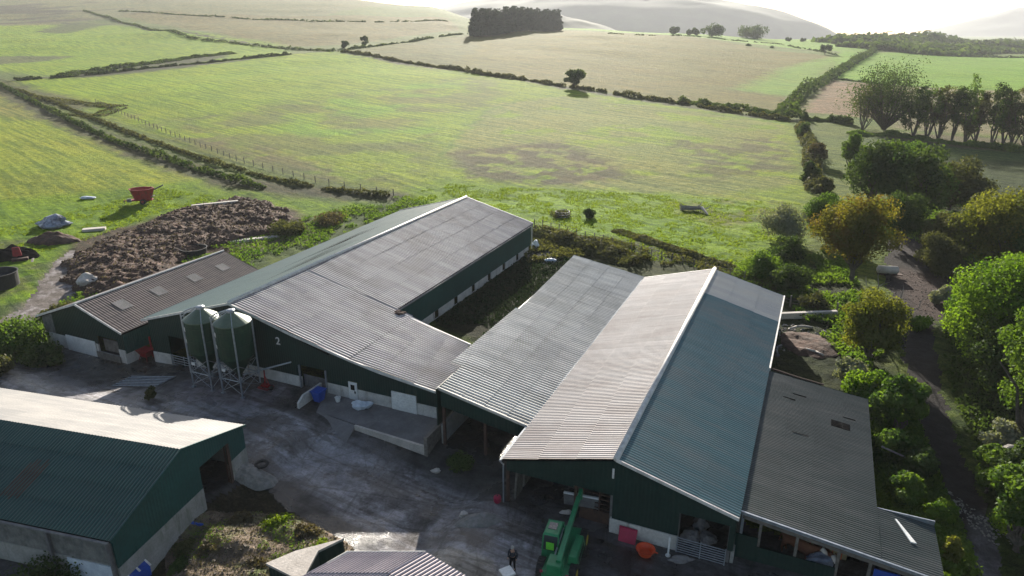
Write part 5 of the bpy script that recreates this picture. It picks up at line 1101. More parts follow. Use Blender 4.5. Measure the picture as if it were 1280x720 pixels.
# ---------------------------------------------------------------- the person in the yard
def person(p, rz, label):
    t = empty('person', p, rz, label, 'person')
    J = {'pel': (0, 0, .95, .135), 'bel': (0, .01, 1.1, .13), 'che': (0, .015, 1.3, .155), 'nk': (0, .02, 1.48, .06), 'hd': (0, .035, 1.6, .085), 'top': (0, .04, 1.7, .085),
         'lh': (-.1, 0, .9, .1), 'lk': (-.11, .03, .5, .065), 'la': (-.12, -.01, .1, .045), 'lf': (-.13, .14, .04, .04),
         'rh': (.1, 0, .9, .1), 'rk': (.12, .08, .5, .065), 'ra': (.12, .1, .1, .045), 'rf': (.13, .25, .04, .04),
         'ls': (-.19, 0, 1.42, .065), 'le': (-.27, -.04, 1.14, .048), 'lw': (-.25, .1, .92, .034), 'lg': (-.24, .14, .84, .035),
         'rs': (.19, 0, 1.42, .065), 're': (.27, -.02, 1.14, .048), 'rw': (.26, .12, .92, .034), 'rg': (.25, .16, .84, .035)}
    E_ = [('pel', 'bel'), ('bel', 'che'), ('che', 'nk'), ('nk', 'hd'), ('hd', 'top'), ('pel', 'lh'), ('lh', 'lk'), ('lk', 'la'), ('la', 'lf'), ('pel', 'rh'), ('rh', 'rk'), ('rk', 'ra'), ('ra', 'rf'),
          ('che', 'ls'), ('ls', 'le'), ('le', 'lw'), ('lw', 'lg'), ('che', 'rs'), ('rs', 're'), ('re', 'rw'), ('rw', 'rg')]
    def skin(name, keys, grow, m):
        ks = [k for k in J if k in keys]; ii = {k: i for i, k in enumerate(ks)}
        me = bpy.data.meshes.new(name); me.from_pydata([J[k][:3] for k in ks], [(ii[a], ii[b]) for a, b in E_ if a in ii and b in ii], [])
        o = bpy.data.objects.new(name, me); COL.objects.link(o); md = o.modifiers.new('skin', 'SKIN'); md.use_smooth_shade = True
        for i, k in enumerate(ks): me.skin_vertices[0].data[i].radius = (J[k][3] * grow + (grow - 1) * .02,) * 2; me.skin_vertices[0].data[i].use_root = i == 0
        s2_ = o.modifiers.new('sub', 'SUBSURF'); s2_.levels = 1; s2_.render_levels = 1
        o.parent = t; me.materials.append(m); return o
    skin('body', set(J), 1.0, M['skin'])
    skin('jacket', {'bel', 'che', 'ls', 'le', 'lw', 'rs', 're', 'rw'} | {'pel'}, 1.2, M['jacket'])
    skin('trousers', {'pel', 'lh', 'lk', 'la', 'rh', 'rk', 'ra'}, 1.16, M['trousers'])
    for k in ('lf', 'rf'):
        x, y, z, _ = J[k]; mb = MB(); mb.hexa([(x - .05, y - .2, 0), (x + .05, y - .2, 0), (x + .055, y + .08, 0), (x - .055, y + .08, 0)], [(x - .045, y - .2, .12), (x + .045, y - .2, .12), (x + .04, y + .06, .07), (x - .04, y + .06, .07)]); mb.build('boot', M['rubber'], t, bevel=.02)
    mb = MB(); mb.lathe([(.105, 1.66), (.108, 1.7), (.09, 1.76), (.03, 1.79)], 14, (0, .035)); mb.box(-.07, .07, .12, .2, 1.66, 1.68); mb.build('cap', M['cap'], t, smooth=True)
person(at(641, 712), R(160), 'person in dark jacket, black trousers and pale cap standing in the yard')

# ---------------------------------------------------------------- clutter at the front of the sheds
def fthing(name, a, b, label, cat, z=None): return froot(name, a, b, label, cat, gz(a, b) if z is None else z)
t = fthing('feed_trough', 8.35, -.35, 'crimson plastic trough leaning on the whitewashed front wall of shed 1', 'trough'); z = gz(8.3, -.4)
mb = MB(); mb.hexa([(7.85, -.65, z), (8.95, -.65, z), (8.95, -.5, z), (7.85, -.5, z)], [(7.8, -.25, z + .8), (8.95, -.25, z + .8), (8.95, -.12, z + .8), (7.8, -.12, z + .8)]); fb(mb, 'panel', M['tele_red'], t, bevel=.03)
mb = MB(); mb.path([(7.8, -.26, z + .8), (8.95, -.26, z + .8)], .05); fb(mb, 'rim', M['tele_red'], t)
t = fthing('rubber_tub', 9.7, -1.1, 'round bright orange tub on the ground below the crimson trough', 'tub'); z = gz(9.7, -1.1); mb = MB(); mb.lathe([(.4, z), (.55, z + .35), (.6, z + .38), (.52, z + .36), (.36, z + .06)], 20, (9.7, -1.1)); fb(mb, 'tub', M['orange'], t)
mb = MB(); mb.path([(10.25, -1.1, z + .36), (10.45, -1.1, z + .3), (10.25, -1.0, z + .2)], .03); fb(mb, 'handle', M['orange'], t)
t = fthing('marker_post', 11.0, -.7, 'short white post standing against the end of the whitewashed wall', 'post'); z = gz(11, -.7); mb = MB(); mb.tube((11, -.7, z), (11, -.6, z + 1.3), .06, n=8); mb.lathe([(.16, z), (.16, z + .05)], 12, (11, -.7)); fb(mb, 'post', M['white'], t)
t = fthing('hurdle_gate', 12.8, -.25, 'galvanised seven bar gate across the right opening of shed 1', 'gate'); mb = MB()
for i in range(7): mb.tube((11.4, -.3, .18 + .17 * i), (14.25, -.3, .18 + .17 * i), .025, n=6)
fb(mb, 'bars', M['galv'], t); mb = MB()
for x in (11.4, 12.8, 14.25): mb.tube((x, -.3, .1), (x, -.3, 1.3), .035, n=6)
fb(mb, 'frame', M['galv'], t)
for i, (a, b, r, l) in enumerate(((12.0, 1.2, (.5, .4, .4), 'pale feed sack behind the galvanised gate, nearest the white wall'), (13.0, 1.5, (.6, .4, .35), 'pale feed sack behind the middle of the galvanised gate'), (11.8, -.9, (.75, .3, .22), 'pale rolled sack lying in front of the galvanised gate'), (12.4, 2.4, (.5, .5, .6), 'tall pale sack deep in the right opening of shed 1'))):
    lump('sack', W(a, b, gz(a, b)), r, M['conc'], l, 'sack', seed=i + 3)
def strawbale(a, b, z, label):
    t = froot('straw_bale', a, b, label, 'straw bale', z); mb = MB(); mb.box(a - .55, a + .55, b - .4, b + .4, z, z + .75); fb(mb, 'bale', M['straw'], t, bevel=.06)
    for k in (-.25, .25): mb = MB(); mb.box(a + k - .02, a + k + .02, b - .415, b + .415, z - .0, z + .765); fb(mb, 'twine', M['orange'], t)
strawbale(18.6, 3.4, 0, 'straw bale inside the lean-to, left one behind the cattle'); strawbale(20.4, 3.6, 0, 'straw bale inside the lean-to, right one behind the cattle')
def cow(a, b, rz, label):
    t = empty('cow', W(a, b, 0), rz, label, 'cow', 'brown and white cattle in the lean-to')
    J = [(0, -.75, 1.12, .27), (0, 0, 1.02, .34), (0, .6, 1.05, .29), (0, .95, 1.28, .17), (0, 1.25, 1.42, .13), (0, 1.6, 1.22, .085),
         (.2, .6, .7, .12), (.2, .55, .38, .065), (.2, .58, .06, .06), (-.2, .6, .7, .12), (-.2, .68, .38, .065), (-.2, .66, .06, .06),
         (.2, -.8, .78, .15), (.2, -.92, .42, .065), (.2, -.84, .06, .06), (-.2, -.8, .78, .15), (-.2, -.85, .42, .065), (-.2, -.75, .06, .06), (0, -1.1, 1.2, .05), (0, -1.2, .6, .03)]
    E_ = [(0, 1), (1, 2), (2, 3), (3, 4), (4, 5), (2, 6), (6, 7), (7, 8), (2, 9), (9, 10), (10, 11), (0, 12), (12, 13), (13, 14), (0, 15), (15, 16), (16, 17), (0, 18), (18, 19)]
    me = bpy.data.meshes.new('body'); me.from_pydata([j[:3] for j in J], E_, []); o = bpy.data.objects.new('body', me); COL.objects.link(o); md = o.modifiers.new('skin', 'SKIN'); md.use_smooth_shade = True
    for i, j in enumerate(J): me.skin_vertices[0].data[i].radius = (j[3],) * 2; me.skin_vertices[0].data[i].use_root = i == 1
    s_ = o.modifiers.new('sub', 'SUBSURF'); s_.levels = 1; s_.render_levels = 1; o.parent = t; me.materials.append(M['cowhide'])
    mb = MB(); mb.tube((0, 1.28, 1.45), (0, 1.64, 1.2), .155, .1, 10); mb.build('white_face', M['cowwhite'], t, smooth=True)
    for s_ in (-1, 1): mb = MB(); mb.hexa([(s_ * .12, 1.2, 1.45), (s_ * .3, 1.2, 1.42), (s_ * .3, 1.24, 1.42), (s_ * .12, 1.24, 1.45)], [(s_ * .12, 1.2, 1.55), (s_ * .28, 1.2, 1.5), (s_ * .28, 1.24, 1.5), (s_ * .12, 1.24, 1.55)]); mb.build('ear', M['cowhide'], t)
cow(18.2, 2.3, -YAW + R(-110), 'brown cow with white face in the lean-to, left of two'); cow(19.4, 2.6, -YAW + R(-150), 'brown cow with white face in the lean-to, right of two')
t = fthing('silage_wrap', 19.2, 1.35, 'bunched dark blue netting hanging over the green boards of the lean-to', 'netting', 0); t2 = None
lump('netting_bundle', W(19.4, 1.5, .6), (.8, .35, .4), M['wrap'], 'bunched blue black netting behind the green boards of the lean-to', 'netting', seed=9); bpy.data.objects.remove(t)
t = fthing('water_trough', .2, -1.2, 'small red buoy shaped drum beside the left corner post of shed 1', 'drum'); z = gz(-.8, -.3); mb = MB(); mb.lathe([(.2, z), (.26, z + .1), (.26, z + .42), (.18, z + .5)], 14, (-.7, -.2)); fb(mb, 'drum', M['tele_red'], t); t.name = 'drum'
mb = MB(); mb.tube((-.7, -.2, z + .5), (-.7, -.2, z + .58), .05); fb(mb, 'stopper', M['rubber'], t)
for i, (x, y, l) in enumerate(((708, 642, 'sack of feed lying just inside shed 1 behind the handler'), (545, 590, 'scrap of pale sacking at the mouth of the middle shed'), (580, 645, 'pale broken slab lying where the yard concrete ends'))):
    lump('debris', at(x, y), (.35, .22, .16), M['pale_conc'], l, 'debris', seed=20 + i)
blob('mud_heap', at(597, 650), 1.8, .9, .35, M['stone'], 'low stony mud heap beside the left corner of shed 1', 'heap', 3)
blob('rubbish_heap', at(318, 598), 1.8, 1.0, .7, M['stone'], 'small dark heap of rubbish at the corner of the green barn', 'heap', 6)
tr_ = at(328, 588); t = empty('tyre', tr_, .4, 'worn tyre lying on the rubbish heap by the green barn', 'tyre'); mb = MB(); n_ = 18
vs = []
for k in range(n_):
    a = 2 * math.pi * k / n_
    for j in range(8): b = 2 * math.pi * j / 8; r_ = .42 + .13 * math.cos(b); vs.append((math.cos(a) * r_, math.sin(a) * r_, .55 + .11 * math.sin(b)))
mb.add(vs, [(k * 8 + j, ((k + 1) % n_) * 8 + j, ((k + 1) % n_) * 8 + (j + 1) % 8, k * 8 + (j + 1) % 8) for k in range(n_) for j in range(8)]); tyre_me = mb
mb.build('tread', M['rubber'], t, smooth=True)
t = empty('blue_trailer', at(166, 716), R(52), 'blue and white plastic crate box at the corner of the green barn', 'crate'); mb = MB(); mb.box(-.6, .6, -1.2, 1.2, .1, .8); mb.build('box', M['blue'], t, bevel=.03); t.name = 'crate'
for x in (-.62, 0, .62): mb = MB(); mb.box(x - .05, x + .05, -1.23, 1.23, .8, .86); mb.build('white_rail', M['white'], t)
t = empty('barrel', at(176, 712), 0, 'small turquoise plastic drum beside the blue crate', 'drum'); mb = MB(); mb.lathe([(.26, 0), (.3, .1), (.3, .7), (.22, .78)], 14); mb.build('drum', M['cyan'], t); mb = MB(); mb.tube((.1, 0, .78), (.1, 0, .84), .05); mb.build('cap', M['rubber'], t)
lump('blue_sheet', at(243, 658), (.5, .3, .2), M['blue'], 'crumpled blue plastic sheet beside the rubble mound', 'sheet', seed=31)
t = empty('concrete_pillar', at(634, 733), .5, 'white capped square pillar at the bottom edge left of the handler', 'pillar'); mb = MB(); mb.box(-.3, .3, -.3, .3, -.2, 1.0); mb.build('pillar', M['pale_conc'], t); mb = MB(); mb.box(-.36, .36, -.36, .36, 1.0, 1.1); mb.build('cap_stone', M['white'], t)

def on_mesh(o, n, top=.0):
    me = o.data; k = len(me.vertices); c = np.empty(k * 3); me.vertices.foreach_get('co', c); c = c.reshape(-1, 3) + np.array(o.location)
    c = c[c[:, 2] > Tz(c[:, 0], c[:, 1]) + top]; return c[NR.choice(len(c), n)] + NR.uniform(-.15, .15, (n, 3)) * [1, 1, .3]
def litter(name, o, n, s, m, label, top=.0, up=.5, filt=None):
    p = on_mesh(o, n, top)
    if filt: k = fbm(p[:, 0] / filt[0] + filt[2], p[:, 1] / filt[0], 3) > filt[1]; p = p[k]
    n = len(p); N_ = NR.normal(size=(n, 3)); N_[:, 2] *= up
    Q, Fq, vv = leaf_quads(p + [0, 0, s * .4], N_, s, NR.uniform(0, 1, n), .5); c = np.array(o.location)
    q = link(name, np_mesh(name, Q - c, Fq, vv), L[m]); q.location = o.location; return tag(q, label, None, None, 'stuff')
# rubble mound with weeds at the bottom left centre
rp = at(325, 700); rub = blob('rubble_mound', rp, 7.2, 4.6, .75, M['rubble'] if 'rubble' in M else M['stone'], 'sunlit brown rubble mound overgrown with grass in front of the green barn', 'mound', 12, 40, .5, R(-25))
M['rubble'] = mat('brown_rubble', (.24, .18, .13), (.1, .075, .055), 1.6, .95, bump=1, bs=5, stain=(.1, .13, .04), stain_s=.35, stain_lo=.5); rub.data.materials[0] = M['rubble']
def scatter_stones(name, centre, rx, ry, n, smin, smax, m, label, rz=0, base=None, cat=None):
    mb = MB()
    for i in range(n):
        a = rnd.uniform(0, 6.28); k = math.sqrt(rnd.random()); x0, y0 = math.cos(a) * k * rx, math.sin(a) * k * ry
        x = centre.x + x0 * math.cos(rz) - y0 * math.sin(rz); y = centre.y + x0 * math.sin(rz) + y0 * math.cos(rz); s_ = rnd.uniform(smin, smax); z = (base(x0 / rx, y0 / ry) if base else 0) + float(Tz(x, y))
        M3 = Matrix.Translation((x - centre.x, y - centre.y, z - centre.z)) @ Euler((rnd.uniform(-.6, .6), rnd.uniform(-.6, .6), rnd.uniform(0, 6))).to_matrix().to_4x4()
        q = [M3 @ Vector((sx * s_ * rnd.uniform(.5, 1.1), sy * s_ * rnd.uniform(.4, .8), sz * s_ * rnd.uniform(.25, .5))) for sz in (-1, 1) for sx, sy in ((-1, -1), (1, -1), (1, 1), (-1, 1))]
        mb.hexa(q[:4], q[4:])
    o = mb.build(name, m); o.location = centre; tag(o, label, cat, None, 'stuff'); return o
litter('dead_stems', rub, 15000, .05, 'brown', 'dead brown stems and litter matted over the rubble mound', .1)
litter('mound_weeds', rub, 12000, .06, 'bright', 'green weeds in patches over the rubble mound', .1, .5, (2.2, .6, 3))
litter('bleached_twigs', rub, 2500, .05, 'silver', 'bleached twigs and scraps over the rubble mound', .15, .6, (.9, .5, 8))
def stones_on(name, o, n, a, b, m, label):
    p = on_mesh(o, n, .1); mb = MB(); c = o.location
    for q_ in p:
        s_ = rnd.uniform(a, b) * rnd.uniform(.4, 1); M3 = Matrix.Translation(Vector(q_) - c) @ Euler((rnd.uniform(-.7, .7), rnd.uniform(-.7, .7), rnd.uniform(0, 6))).to_matrix().to_4x4()
        q = [M3 @ Vector((sx * s_ * rnd.uniform(.5, 1.1), sy * s_ * rnd.uniform(.4, .9), sz * s_ * rnd.uniform(.3, .6))) for sz in (-1, 1) for sx, sy in ((-1, -1), (1, -1), (1, 1), (-1, 1))]
        mb.hexa(q[:4], q[4:])
    w_ = mb.build(name, m); w_.location = c; return tag(w_, label, None, None, 'stuff')
stones_on('rubble_stones', rub, 1500, .03, .13, M['bark'], 'loose stones and broken blocks over the rubble mound')
for i, (x, y, k, h, r, l, c) in enumerate(((300, 655, 'brown', 12, 16, 'brown dead stems at the top of the rubble mound', 1), (345, 662, 'grass', 12, 26, 'bright green grass tuft on top of the rubble mound', 1), (385, 672, 'brown', 14, 18, 'reddish brown dry dock plants right of the bright grass', 1),
        (400, 690, 'grass', 10, 16, 'grass patch at the right foot of the rubble mound', 1), (270, 690, 'brown', 14, 22, 'dry brown brambles in the middle of the rubble mound', 1), (232, 690, 'olive', 14, 18, 'olive weeds at the left foot of the rubble mound', 1), (325, 715, 'brown', 12, 26, 'dry stems at the near side of the rubble mound', 1), (225, 712, 'dkgreen', 12, 16, 'dark weeds beside the green barn wall', 1), (60, 722, 'dkgreen', 26, 60, 'dark ivy at the foot of the green barn boards', 1))):
    shrub_px(x, y, h, r, L[k], l, n=3000, s=.075, lumps=20, cat='weeds', name='weeds')

# ---------------------------------------------------------------- manure heap and the clutter of the left field
M['dung'] = mat('manure', (.12, .068, .048), (.04, .026, .02), .9, .95, bump=1.0, bs=5, stain=(.15, .1, .075), stain_s=.5)
HP = poly_px([(85, 352), (80, 330), (105, 315), (150, 295), (215, 266), (265, 256), (300, 248), (345, 258), (366, 272), (345, 292), (290, 304), (240, 318), (205, 345), (150, 366), (108, 372)])
lo, hi = HP.min(0) - 1, HP.max(0) + 1; gx_, gy_ = np.meshgrid(np.arange(lo[0], hi[0], .3), np.arange(lo[1], hi[1], .3)); jj = (fbm(gx_ / 2, gy_ / 2, 3) - .5) * 2.5
ins = inside(HP, gx_ + jj, gy_ + jj); dd = np.where(ins, segd(HP, gx_ + jj, gy_ + jj), 0)
hz_ = 1.1 * np.clip(dd / 4.0, 0, 1) ** .6 * (.35 + .95 * fbm(gx_ / 4.5, gy_ / 3.2, 3)) + (dd > .1) * (np.abs(fbm(gx_ / 1.1, gy_ / 1.1, 4) - .5) * 1.6) + (dd > .1) * .4 * fbm(gx_ / .5, gy_ / .5, 2)
ko = ins[:-1, :-1] | ins[1:, 1:] | ins[1:, :-1] | ins[:-1, 1:]; qi = np.arange(gx_.size).reshape(gx_.shape); F_ = np.stack([qi[:-1, :-1], qi[:-1, 1:], qi[1:, 1:], qi[1:, :-1]], -1)[ko]
c0_ = Vector((*HP.mean(0), 0)); c0_.z = float(Tz(c0_.x, c0_.y)); V = np.stack([gx_ - c0_.x, gy_ - c0_.y, Tz(gx_, gy_) + hz_ - .1 - c0_.z], -1).reshape(-1, 3); uu, inv = np.unique(F_, return_inverse=True)
o = link('manure_heap', np_mesh('manure_heap', V[uu], inv.reshape(-1, 4)), M['dung'], None, True); o.location = c0_; tag(o, 'long brown manure heap behind the small brown barn', 'manure heap')
stones_on('manure_clods', o, 3600, .06, .26, M['dung'], 'loose clods over the manure heap')
litter('straw_litter', o, 5000, .12, 'brown', 'straw littered over the manure heap', .2)
def slab(px, L_, w_, h, rz, m, label, name='concrete_slab', cat='slab'):
    t = at(*px); mb = MB(); mb.box(-L_ / 2, L_ / 2, -w_ / 2, w_ / 2, -.1, h); mb.box(-L_ / 2 + .1, L_ / 2 - .1, -w_ / 2 - .04, w_ / 2 + .04, 0, h * .4); o = mb.build(name, m, None, bevel=.03); o.location = t; o.rotation_euler = (0, 0, rz); return tag(o, label, cat)
slab((270, 262), 8, .8, 1.3, R(28), M['pale_conc'], 'pale concrete wall slab at the back of the manure heap'); slab((312, 301), 9, 1.0, .35, R(25), M['pale_conc'], 'long pale concrete strip along the near side of the manure heap')
slab((41, 325), 3, .3, .15, R(-60), M['timber'], 'pale plank lying by the muddy turning', 'plank', 'plank')
slab((118, 288), 3.4, 1.2, .4, R(20), M['pale_conc'], 'pale board half buried at the left end of the manure heap', 'board', 'board')
lump('concrete_block', at(112, 358), (1.5, 1.1, 1.0), M['pale_conc'], 'big pale weathered block behind the small brown barn', 'block', seed=41)
t = empty('ring_trough', at(243, 317), 0, 'round black water tank at the near edge of the manure heap', 'tank'); mb = MB(); mb.lathe([(1.75, 0), (1.85, .9), (1.95, .95), (1.8, .95), (1.65, .15)], 28); mb.build('wall', M['rubber'], t); mb = MB(); mb.lathe([(1.68, .15), (1.68, .3)], 24); mb.build('water', M['glass'], t)
t = empty('ring_trough', at(0, 358), 0, 'tall round black tank at the left edge of the picture', 'tank'); mb = MB(); mb.lathe([(2.2, 0), (2.3, 1.9), (2.4, 1.95), (2.25, 1.95), (2.05, 1.2)], 28); mb.build('wall', M['rubber'], t); mb = MB(); mb.lathe([(2.1, 1.2), (2.1, 1.3)], 24); mb.build('water', M['glass'], t)
blob('rubbish_heap', at(14, 322), 4.2, 2.6, 1.5, M['dark'], 'dark rubbish heap at the left edge by the muddy turning', 'heap', 22)
blob('soil_heap', at(68, 302), 4.5, 2.2, 1.3, M['dung'], 'small dark soil heap left of the manure heap', 'heap', 25)
t = empty('scrap_seat', at(26, 326), .5, 'rusty red scrap machine seat on the dark rubbish heap', 'scrap'); mb = MB(); mb.box(-1, 1, -.6, .6, .1, .5); mb.build('base', M['rust'], t, bevel=.05); mb = MB(); mb.hexa([(-.9, .3, .5), (.3, .3, .5), (.3, .6, .5), (-.9, .6, .5)], [(-.8, .6, 1.9), (.1, .6, 1.9), (.1, .8, 1.9), (-.8, .8, 1.9)]); mb.build('back', M['red'], t, bevel=.05)
lump('sheeted_pile', at(68, 283), (2.9, 1.7, 1.15), M['wrap'], 'pile under dark blue and silver plastic sheeting in the left field', 'sheeted pile', seed=52, sq=.4)
lump('sack', at(110, 248), (1.3, .8, .25), M['plastic'], 'flattened white sack lying in the left field above the sheeted pile', 'sack', seed=54)
# red feeder wagon
wp = at(180, 254); t = empty('feeder_wagon', wp, R(12), 'red diet feeder wagon parked on the grass beyond the manure heap', 'feeder wagon')
mb = MB(); mb.lathe([(1.25, .8), (1.75, 2.7), (1.82, 2.72), (1.82, 2.85), (1.65, 2.85), (1.2, 1.0)], 8); mb.xf(Matrix.Diagonal((1.25, 1, 1, 1))); mb.build('tub', M['red'], t)
mb = MB(); mb.box(-2.4, 1.7, -.55, .55, .55, .8); mb.box(-3.4, -2.3, -.1, .1, .55, .7); mb.build('chassis', M['red'], t, bevel=.03)
for y in (-1.15, 1.15): mb = MB(); mb.tube((.2, y - .2, .5), (.2, y + .2, .5), .52, n=18); wh = mb.build('wheel', M['rubber'], t); mb = MB(); mb.tube((.2, y - .22, .5), (.2, y + .22, .5), .26, n=12); mb.build('rim', M['red'], wh)
mb = MB(); mb.hexa([(1.4, -.5, 1.1), (2.0, -.5, 1.3), (2.0, .5, 1.3), (1.4, .5, 1.1)], [(1.4, -.5, 1.25), (2.0, -.5, 1.45), (2.0, .5, 1.45), (1.4, .5, 1.25)]); mb.tube((1.6, .9, 2.2), (3.6, 1.2, 3.1), .12); mb.build('discharge_chute', M['steel'], t)
mb = MB(); mb.tube((-3.3, 0, .6), (-3.3, 0, 0), .06); mb.box(-2.6, -1.9, -.9, -.5, .5, 1.1); mb.build('drawbar_jack', M['steel'], t)
# fallen log with pale broken bough in the green field, and ring feeder
lp = at(868, 264); t = empty('fallen_tree', lp, R(-20), 'fallen weathered tree stump with a pale broken bough in the green field', 'fallen tree'); mb = MB()
limb(mb, (-2.2, 0, .45), (1.2, .2, .6), .5, .35, 4, .05)
for k in range(8): a = k * .8; limb(mb, (-2.1, 0, .45), (-2.7 + rnd.uniform(-.3, .2), math.cos(a) * .9, .5 + math.sin(a) * .8), .13, .04, 2, .1)
limb(mb, (.4, 0, .6), (1.0, 1.3, 1.5), .15, .04, 3); mb.build('trunk', M['deadwood'], t); mb = MB(); limb(mb, (1.2, .2, .7), (2.5, -2.2, .15), .3, .12, 3, .03); limb(mb, (1.6, -.4, .6), (2.7, .2, 1.1), .12, .04, 2); mb.build('broken_bough', M['pale_conc'], t)
t = empty('ring_feeder', at(703, 271), 0, 'low grey ring feeder lying in the green field left of the small dark bush', 'feeder'); mb = MB()
for z in (.15, .55, .95): mb.path([(math.cos(a * .4488) * 1.2, math.sin(a * .4488) * 1.2, z) for a in range(15)], .05, 5)
mb.build('hoops', M['steel'], t); mb = MB()
for a in range(14): mb.tube((math.cos(a * .4488) * 1.2, math.sin(a * .4488) * 1.2, 0), (math.cos(a * .4488) * 1.2, math.sin(a * .4488) * 1.2, 1.0), .035, n=5)
mb.build('bars', M['steel'], t)
# fences
def fence(px, n, h, label, wires=3, m='timber', r=.07):
    P_ = [at(*p) for p in px]; seg = [(P_[i + 1] - P_[i]).length for i in range(len(P_) - 1)]; tot = sum(seg); t = empty('fence', P_[0], 0, label, 'fence'); pts = []
    for i in range(n):
        d = tot * i / (n - 1); k = 0
        while k < len(seg) - 1 and d > seg[k]: d -= seg[k]; k += 1
        p = P_[k].lerp(P_[k + 1], min(1, d / seg[k])); z = float(Tz(p.x, p.y)); p = Vector((p.x, p.y, z)) - P_[0]; pts.append(p)
        mb = MB(); mb.tube(p + Vector((0, 0, -.2)), p + Vector((rnd.uniform(-.05, .05), 0, h * rnd.uniform(.9, 1.1))), r, n=6); mb.build('fence_post', M[m], t)
    mb = MB()
    for k in range(wires): mb.path([p + Vector((0, 0, h * (.35 + .28 * k))) for p in pts], .02, 3)
    mb.build('wire', M['timber'], t); return t
fence([(120, 128), (200, 163), (300, 203), (400, 230), (492, 245)], 48, 1.3, 'post and wire fence along the upper side of the left bank', r=.09)
fence([(668, 282), (740, 300), (820, 322), (890, 342), (930, 350)], 22, 1.2, 'post and wire fence between the green field and the scrub behind the sheds')
fence([(960, 378), (990, 384), (1045, 392)], 4, 1.4, 'broken old rail fence at the back of the scrap yard', 2, 'timber', .1)
# scrap yard beside shed one
scatter_stones('scrap_and_stones', at(1008, 425), 4.5, 4.0, 520, .04, .2, M['stone'], 'stones and broken scrap littering the ground beside shed 1')
blob('spoil_heap', at(1012, 432), 3.2, 3.6, .6, M['dung'], 'low dark spoil heap beside the right wall of shed 1', 'heap', 44, rz=.3)
slab((1008, 397), 7, .5, .7, R(6), M['pale_conc'], 'pale low wall at the back of the scrap yard', 'low_wall', 'wall')
for i, (x, y, rz, l) in enumerate(((1000, 412, .3, 'pale broken pipe among the scrap, farther one'), (1012, 442, -.5, 'curved pale pipe lying among the scrap, nearer one'), (972, 440, 1.2, 'grey pipe lying against the wall of shed 1'))):
    t = at(x, y); mb = MB(); mb.path([(-1.3, 0, .25), (-.4, .15, .35), (.5, .1, .3), (1.3, -.3, .2)], .13, 8); mb.lathe([(.2, .1), (.2, .3)], 8, (-1.3, 0)); o = mb.build('pipe', M['pale_conc'] if i < 2 else M['steel'], None, smooth=True); o.location = t; o.rotation_euler = (0, 0, rz); tag(o, l, 'pipe')
for i, (a, b, l) in enumerate(((15.6, 22.6, 'old tyre against shed 1, nearest the low dark roof'), (16.4, 23.9, 'old tyre leaning in the middle of the scrap yard shade'), (15.7, 25.0, 'old tyre against shed 1, farthest from the low dark roof'))):
    t = empty('tyre', W(a, b, gz(a, b) - .42), 0, l, 'tyre', 'old tyres beside shed 1'); tm = MB(); tm.v = list(tyre_me.v); tm.f = list(tyre_me.f); tm.build('tread', M['steel'], t, smooth=True)
mb = MB(); t = froot('rail', 14.8, 20.7, 'rusty steel rail on posts at the back corner of the low dark shed', 'rail', 0); mb.path([(14.9, 20.75, 3.5), (17.2, 20.75, 3.1), (19, 20.7, 2.9)], .08); mb.tube((17.2, 20.75, 3.1), (17.2, 20.75, 0), .08); mb.tube((17.3, 20.7, 3.0), (17.2, 19.4, 3.1), .06); fb(mb, 'rail', M['rust'], t)
# pink white tank trailer by the bare soil
t = empty('tank_trailer', at(1108, 346), R(-12), 'old pale rounded tank trailer parked under trees by the bare soil', 'tank trailer'); mb = MB(); mb.tube((-1.6, 0, 1.4), (1.6, 0, 1.4), .75, n=18); mb.tube((-1.85, 0, 1.4), (-1.6, 0, 1.4), .4, .75, 18); mb.tube((1.6, 0, 1.4), (1.85, 0, 1.4), .75, .4, 18); mb.build('tank', M['pale_conc'], t, smooth=True)
mb = MB(); mb.box(-1.7, 2.6, -.5, .5, .5, .65); mb.build('chassis', M['rust'], t); t.scale = (.7, .7, .7)
for y in (-.8, .8): mb = MB(); mb.tube((0, y - .13, .45), (0, y + .13, .45), .45, n=16); mb.build('wheel', M['rubber'], t)
scatter_stones('track_stones', at(1150, 365), 5, 9, 500, .03, .11, M['bark'], 'stones scattered over the bare soil beside the track')
scatter_stones('track_edge_stones', at(1205, 640), 1.0, 7, 400, .03, .13, M['stone'], 'pale stones along the left edge of the muddy track', R(24))
t = empty('leaning_pole', at(1146, 592), 0, 'long dead pole leaning in the bushes left of the track', 'pole'); mb = MB(); limb(mb, (-2.6, .6, 1.9), (1.2, -.3, .4), .08, .05, 4, .02); mb.build('pole', M['deadwood'], t)
t = empty('gate_post', at(1226, 598), 0, 'weathered upright post right of the track beside a grey boulder', 'post'); mb = MB(); mb.tube((0, 0, -.2), (.1, 0, 2.1), .11, .09, 7); mb.build('post', M['deadwood'], t)
lump('boulder', at(1252, 590), (1.3, .9, 1.1), M['stone'], 'grey boulder beside the upright post right of the track', 'boulder', seed=61)
lump('salt_sack', at(669, 310), (.6, .6, .7), M['plastic'], 'white sack at the far corner of the long shed', 'sack', seed=62); lump('sack', at(688, 327), (.7, .5, .3), M['plastic'], 'small white sack lying on the rubble behind the courtyard', 'sack', seed=63)
scatter_stones('courtyard_rubble', at(690, 318), 4.0, 4.5, 500, .05, .22, M['stone'], 'grey rubble heaped at the back end of the courtyard')
# cattle far away on the skyline field
for i, (x, y) in enumerate(((935, 57), (965, 60))):
    shrub_px(x, y, 3, 4, L['dkgreen'], ('small dark gorse bush on the skyline field, left of two', 'small dark gorse bush on the skyline field, right of two')[i], n=200, s=.5)

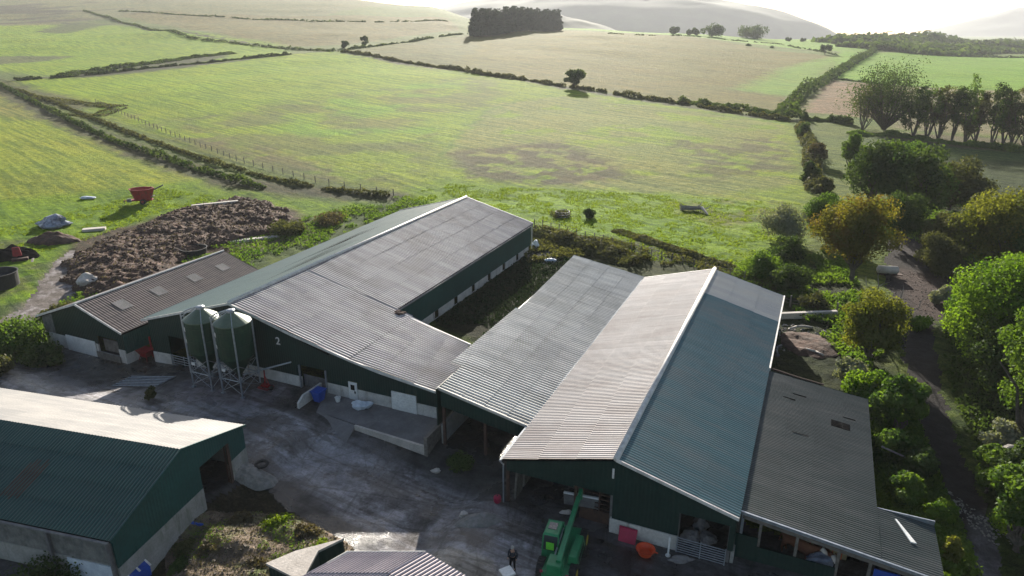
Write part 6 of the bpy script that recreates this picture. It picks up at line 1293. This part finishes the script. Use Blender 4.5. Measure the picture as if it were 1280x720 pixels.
# ---------------------------------------------------------------- grass, weeds and rough cover: uncountable
def cover(name, px, n, s, h, m, label, dens=.35, ns=4, up=.6, avoid=None):
    P_ = poly_px(px) if not isinstance(px, np.ndarray) else px; lo, hi = P_.min(0), P_.max(0); x = NR.uniform(lo[0], hi[0], n); y = NR.uniform(lo[1], hi[1], n)
    k = inside(P_, x, y) & (fbm(x / ns, y / ns, 4) > dens)
    k &= ~inside(MUD, x, y) & ~inside(HP, x, y)
    x, y = x[k], y[k]; n = len(x); hh = h * NR.uniform(.3, 1, n) * (.4 + fbm(x / 2, y / 2, 3)); z = Tz(x, y) + hh * .8
    N_ = NR.normal(size=(n, 3)); N_[:, 2] *= up; v = np.clip(fbm(x / 3, y / 3, 2) * 1.2 - .25 + NR.uniform(0, .5, n), 0, 1)
    Q, Fq, vv = leaf_quads(np.stack([x, y, z], 1), N_, s, v, .8); c = np.array([x.mean(), y.mean(), 0]); o = link(name, np_mesh(name, Q - c, Fq, vv), L[m]); o.location = c; return tag(o, label, None, None, 'stuff')
cover('rough_grass', [(540, 405), (668, 312), (735, 322), (600, 430)], 20000, .14, .35, 'conifer', 'rough grass in the courtyard between the sheds')  # near-black needle colour imitates the shade lying on this grass
cover('rough_grass', [(640, 292), (760, 300), (960, 350), (985, 372), (900, 345), (720, 322), (660, 330)], 30000, .18, .7, 'olive', 'rough weeds behind the sheds')
cover('rough_grass', [(900, 340), (1000, 300), (1060, 330), (1110, 430), (1085, 480), (985, 385)], 30000, .18, .7, 'green', 'rough weeds around the orange tree')
cover('rough_grass', [(1060, 470), (1120, 470), (1190, 640), (1230, 730), (1180, 730), (1090, 640)], 40000, .15, .9, 'green', 'nettles and weeds between the low shed and the track')
cover('rough_grass', [(1180, 380), (1300, 380), (1330, 740), (1290, 740), (1215, 560), (1175, 460)], 40000, .16, .9, 'dkgreen', 'nettles and weeds on the right bank of the track')
cover('rough_grass', [(1040, 250), (1240, 250), (1320, 320), (1200, 330), (1120, 290), (1060, 300)], 26000, .16, .5, 'green', 'rough undergrowth below the dark trees')
cover('rough_grass', [(-40, 415), (55, 380), (150, 350), (245, 316), (300, 296), (420, 262), (500, 246), (560, 258), (330, 330), (100, 420), (60, 450), (-60, 470)], 60000, .17, .6, 'green', 'rough grass between the heap and the sheds', .38)
cover('pasture_grass', [(500, 246), (560, 230), (760, 240), (1000, 255), (975, 350), (760, 318), (560, 262)], 70000, .12, .16, 'grass', 'bright tussocky grass at the near edge of the green field', .45, 3)
cover('pasture_grass', [(-60, 300), (100, 262), (200, 235), (380, 262), (300, 248), (210, 262), (80, 310), (-60, 340)], 40000, .12, .18, 'grass', 'bright tussocky grass at the near edge of the left field', .42, 3)

lump('leaf_debris', W(-19.3, 17.0, 4.12), (.7, .35, .22), M['dung'], 'dark clump of debris on the roof corner where shed 2 steps out', 'debris', seed=77)
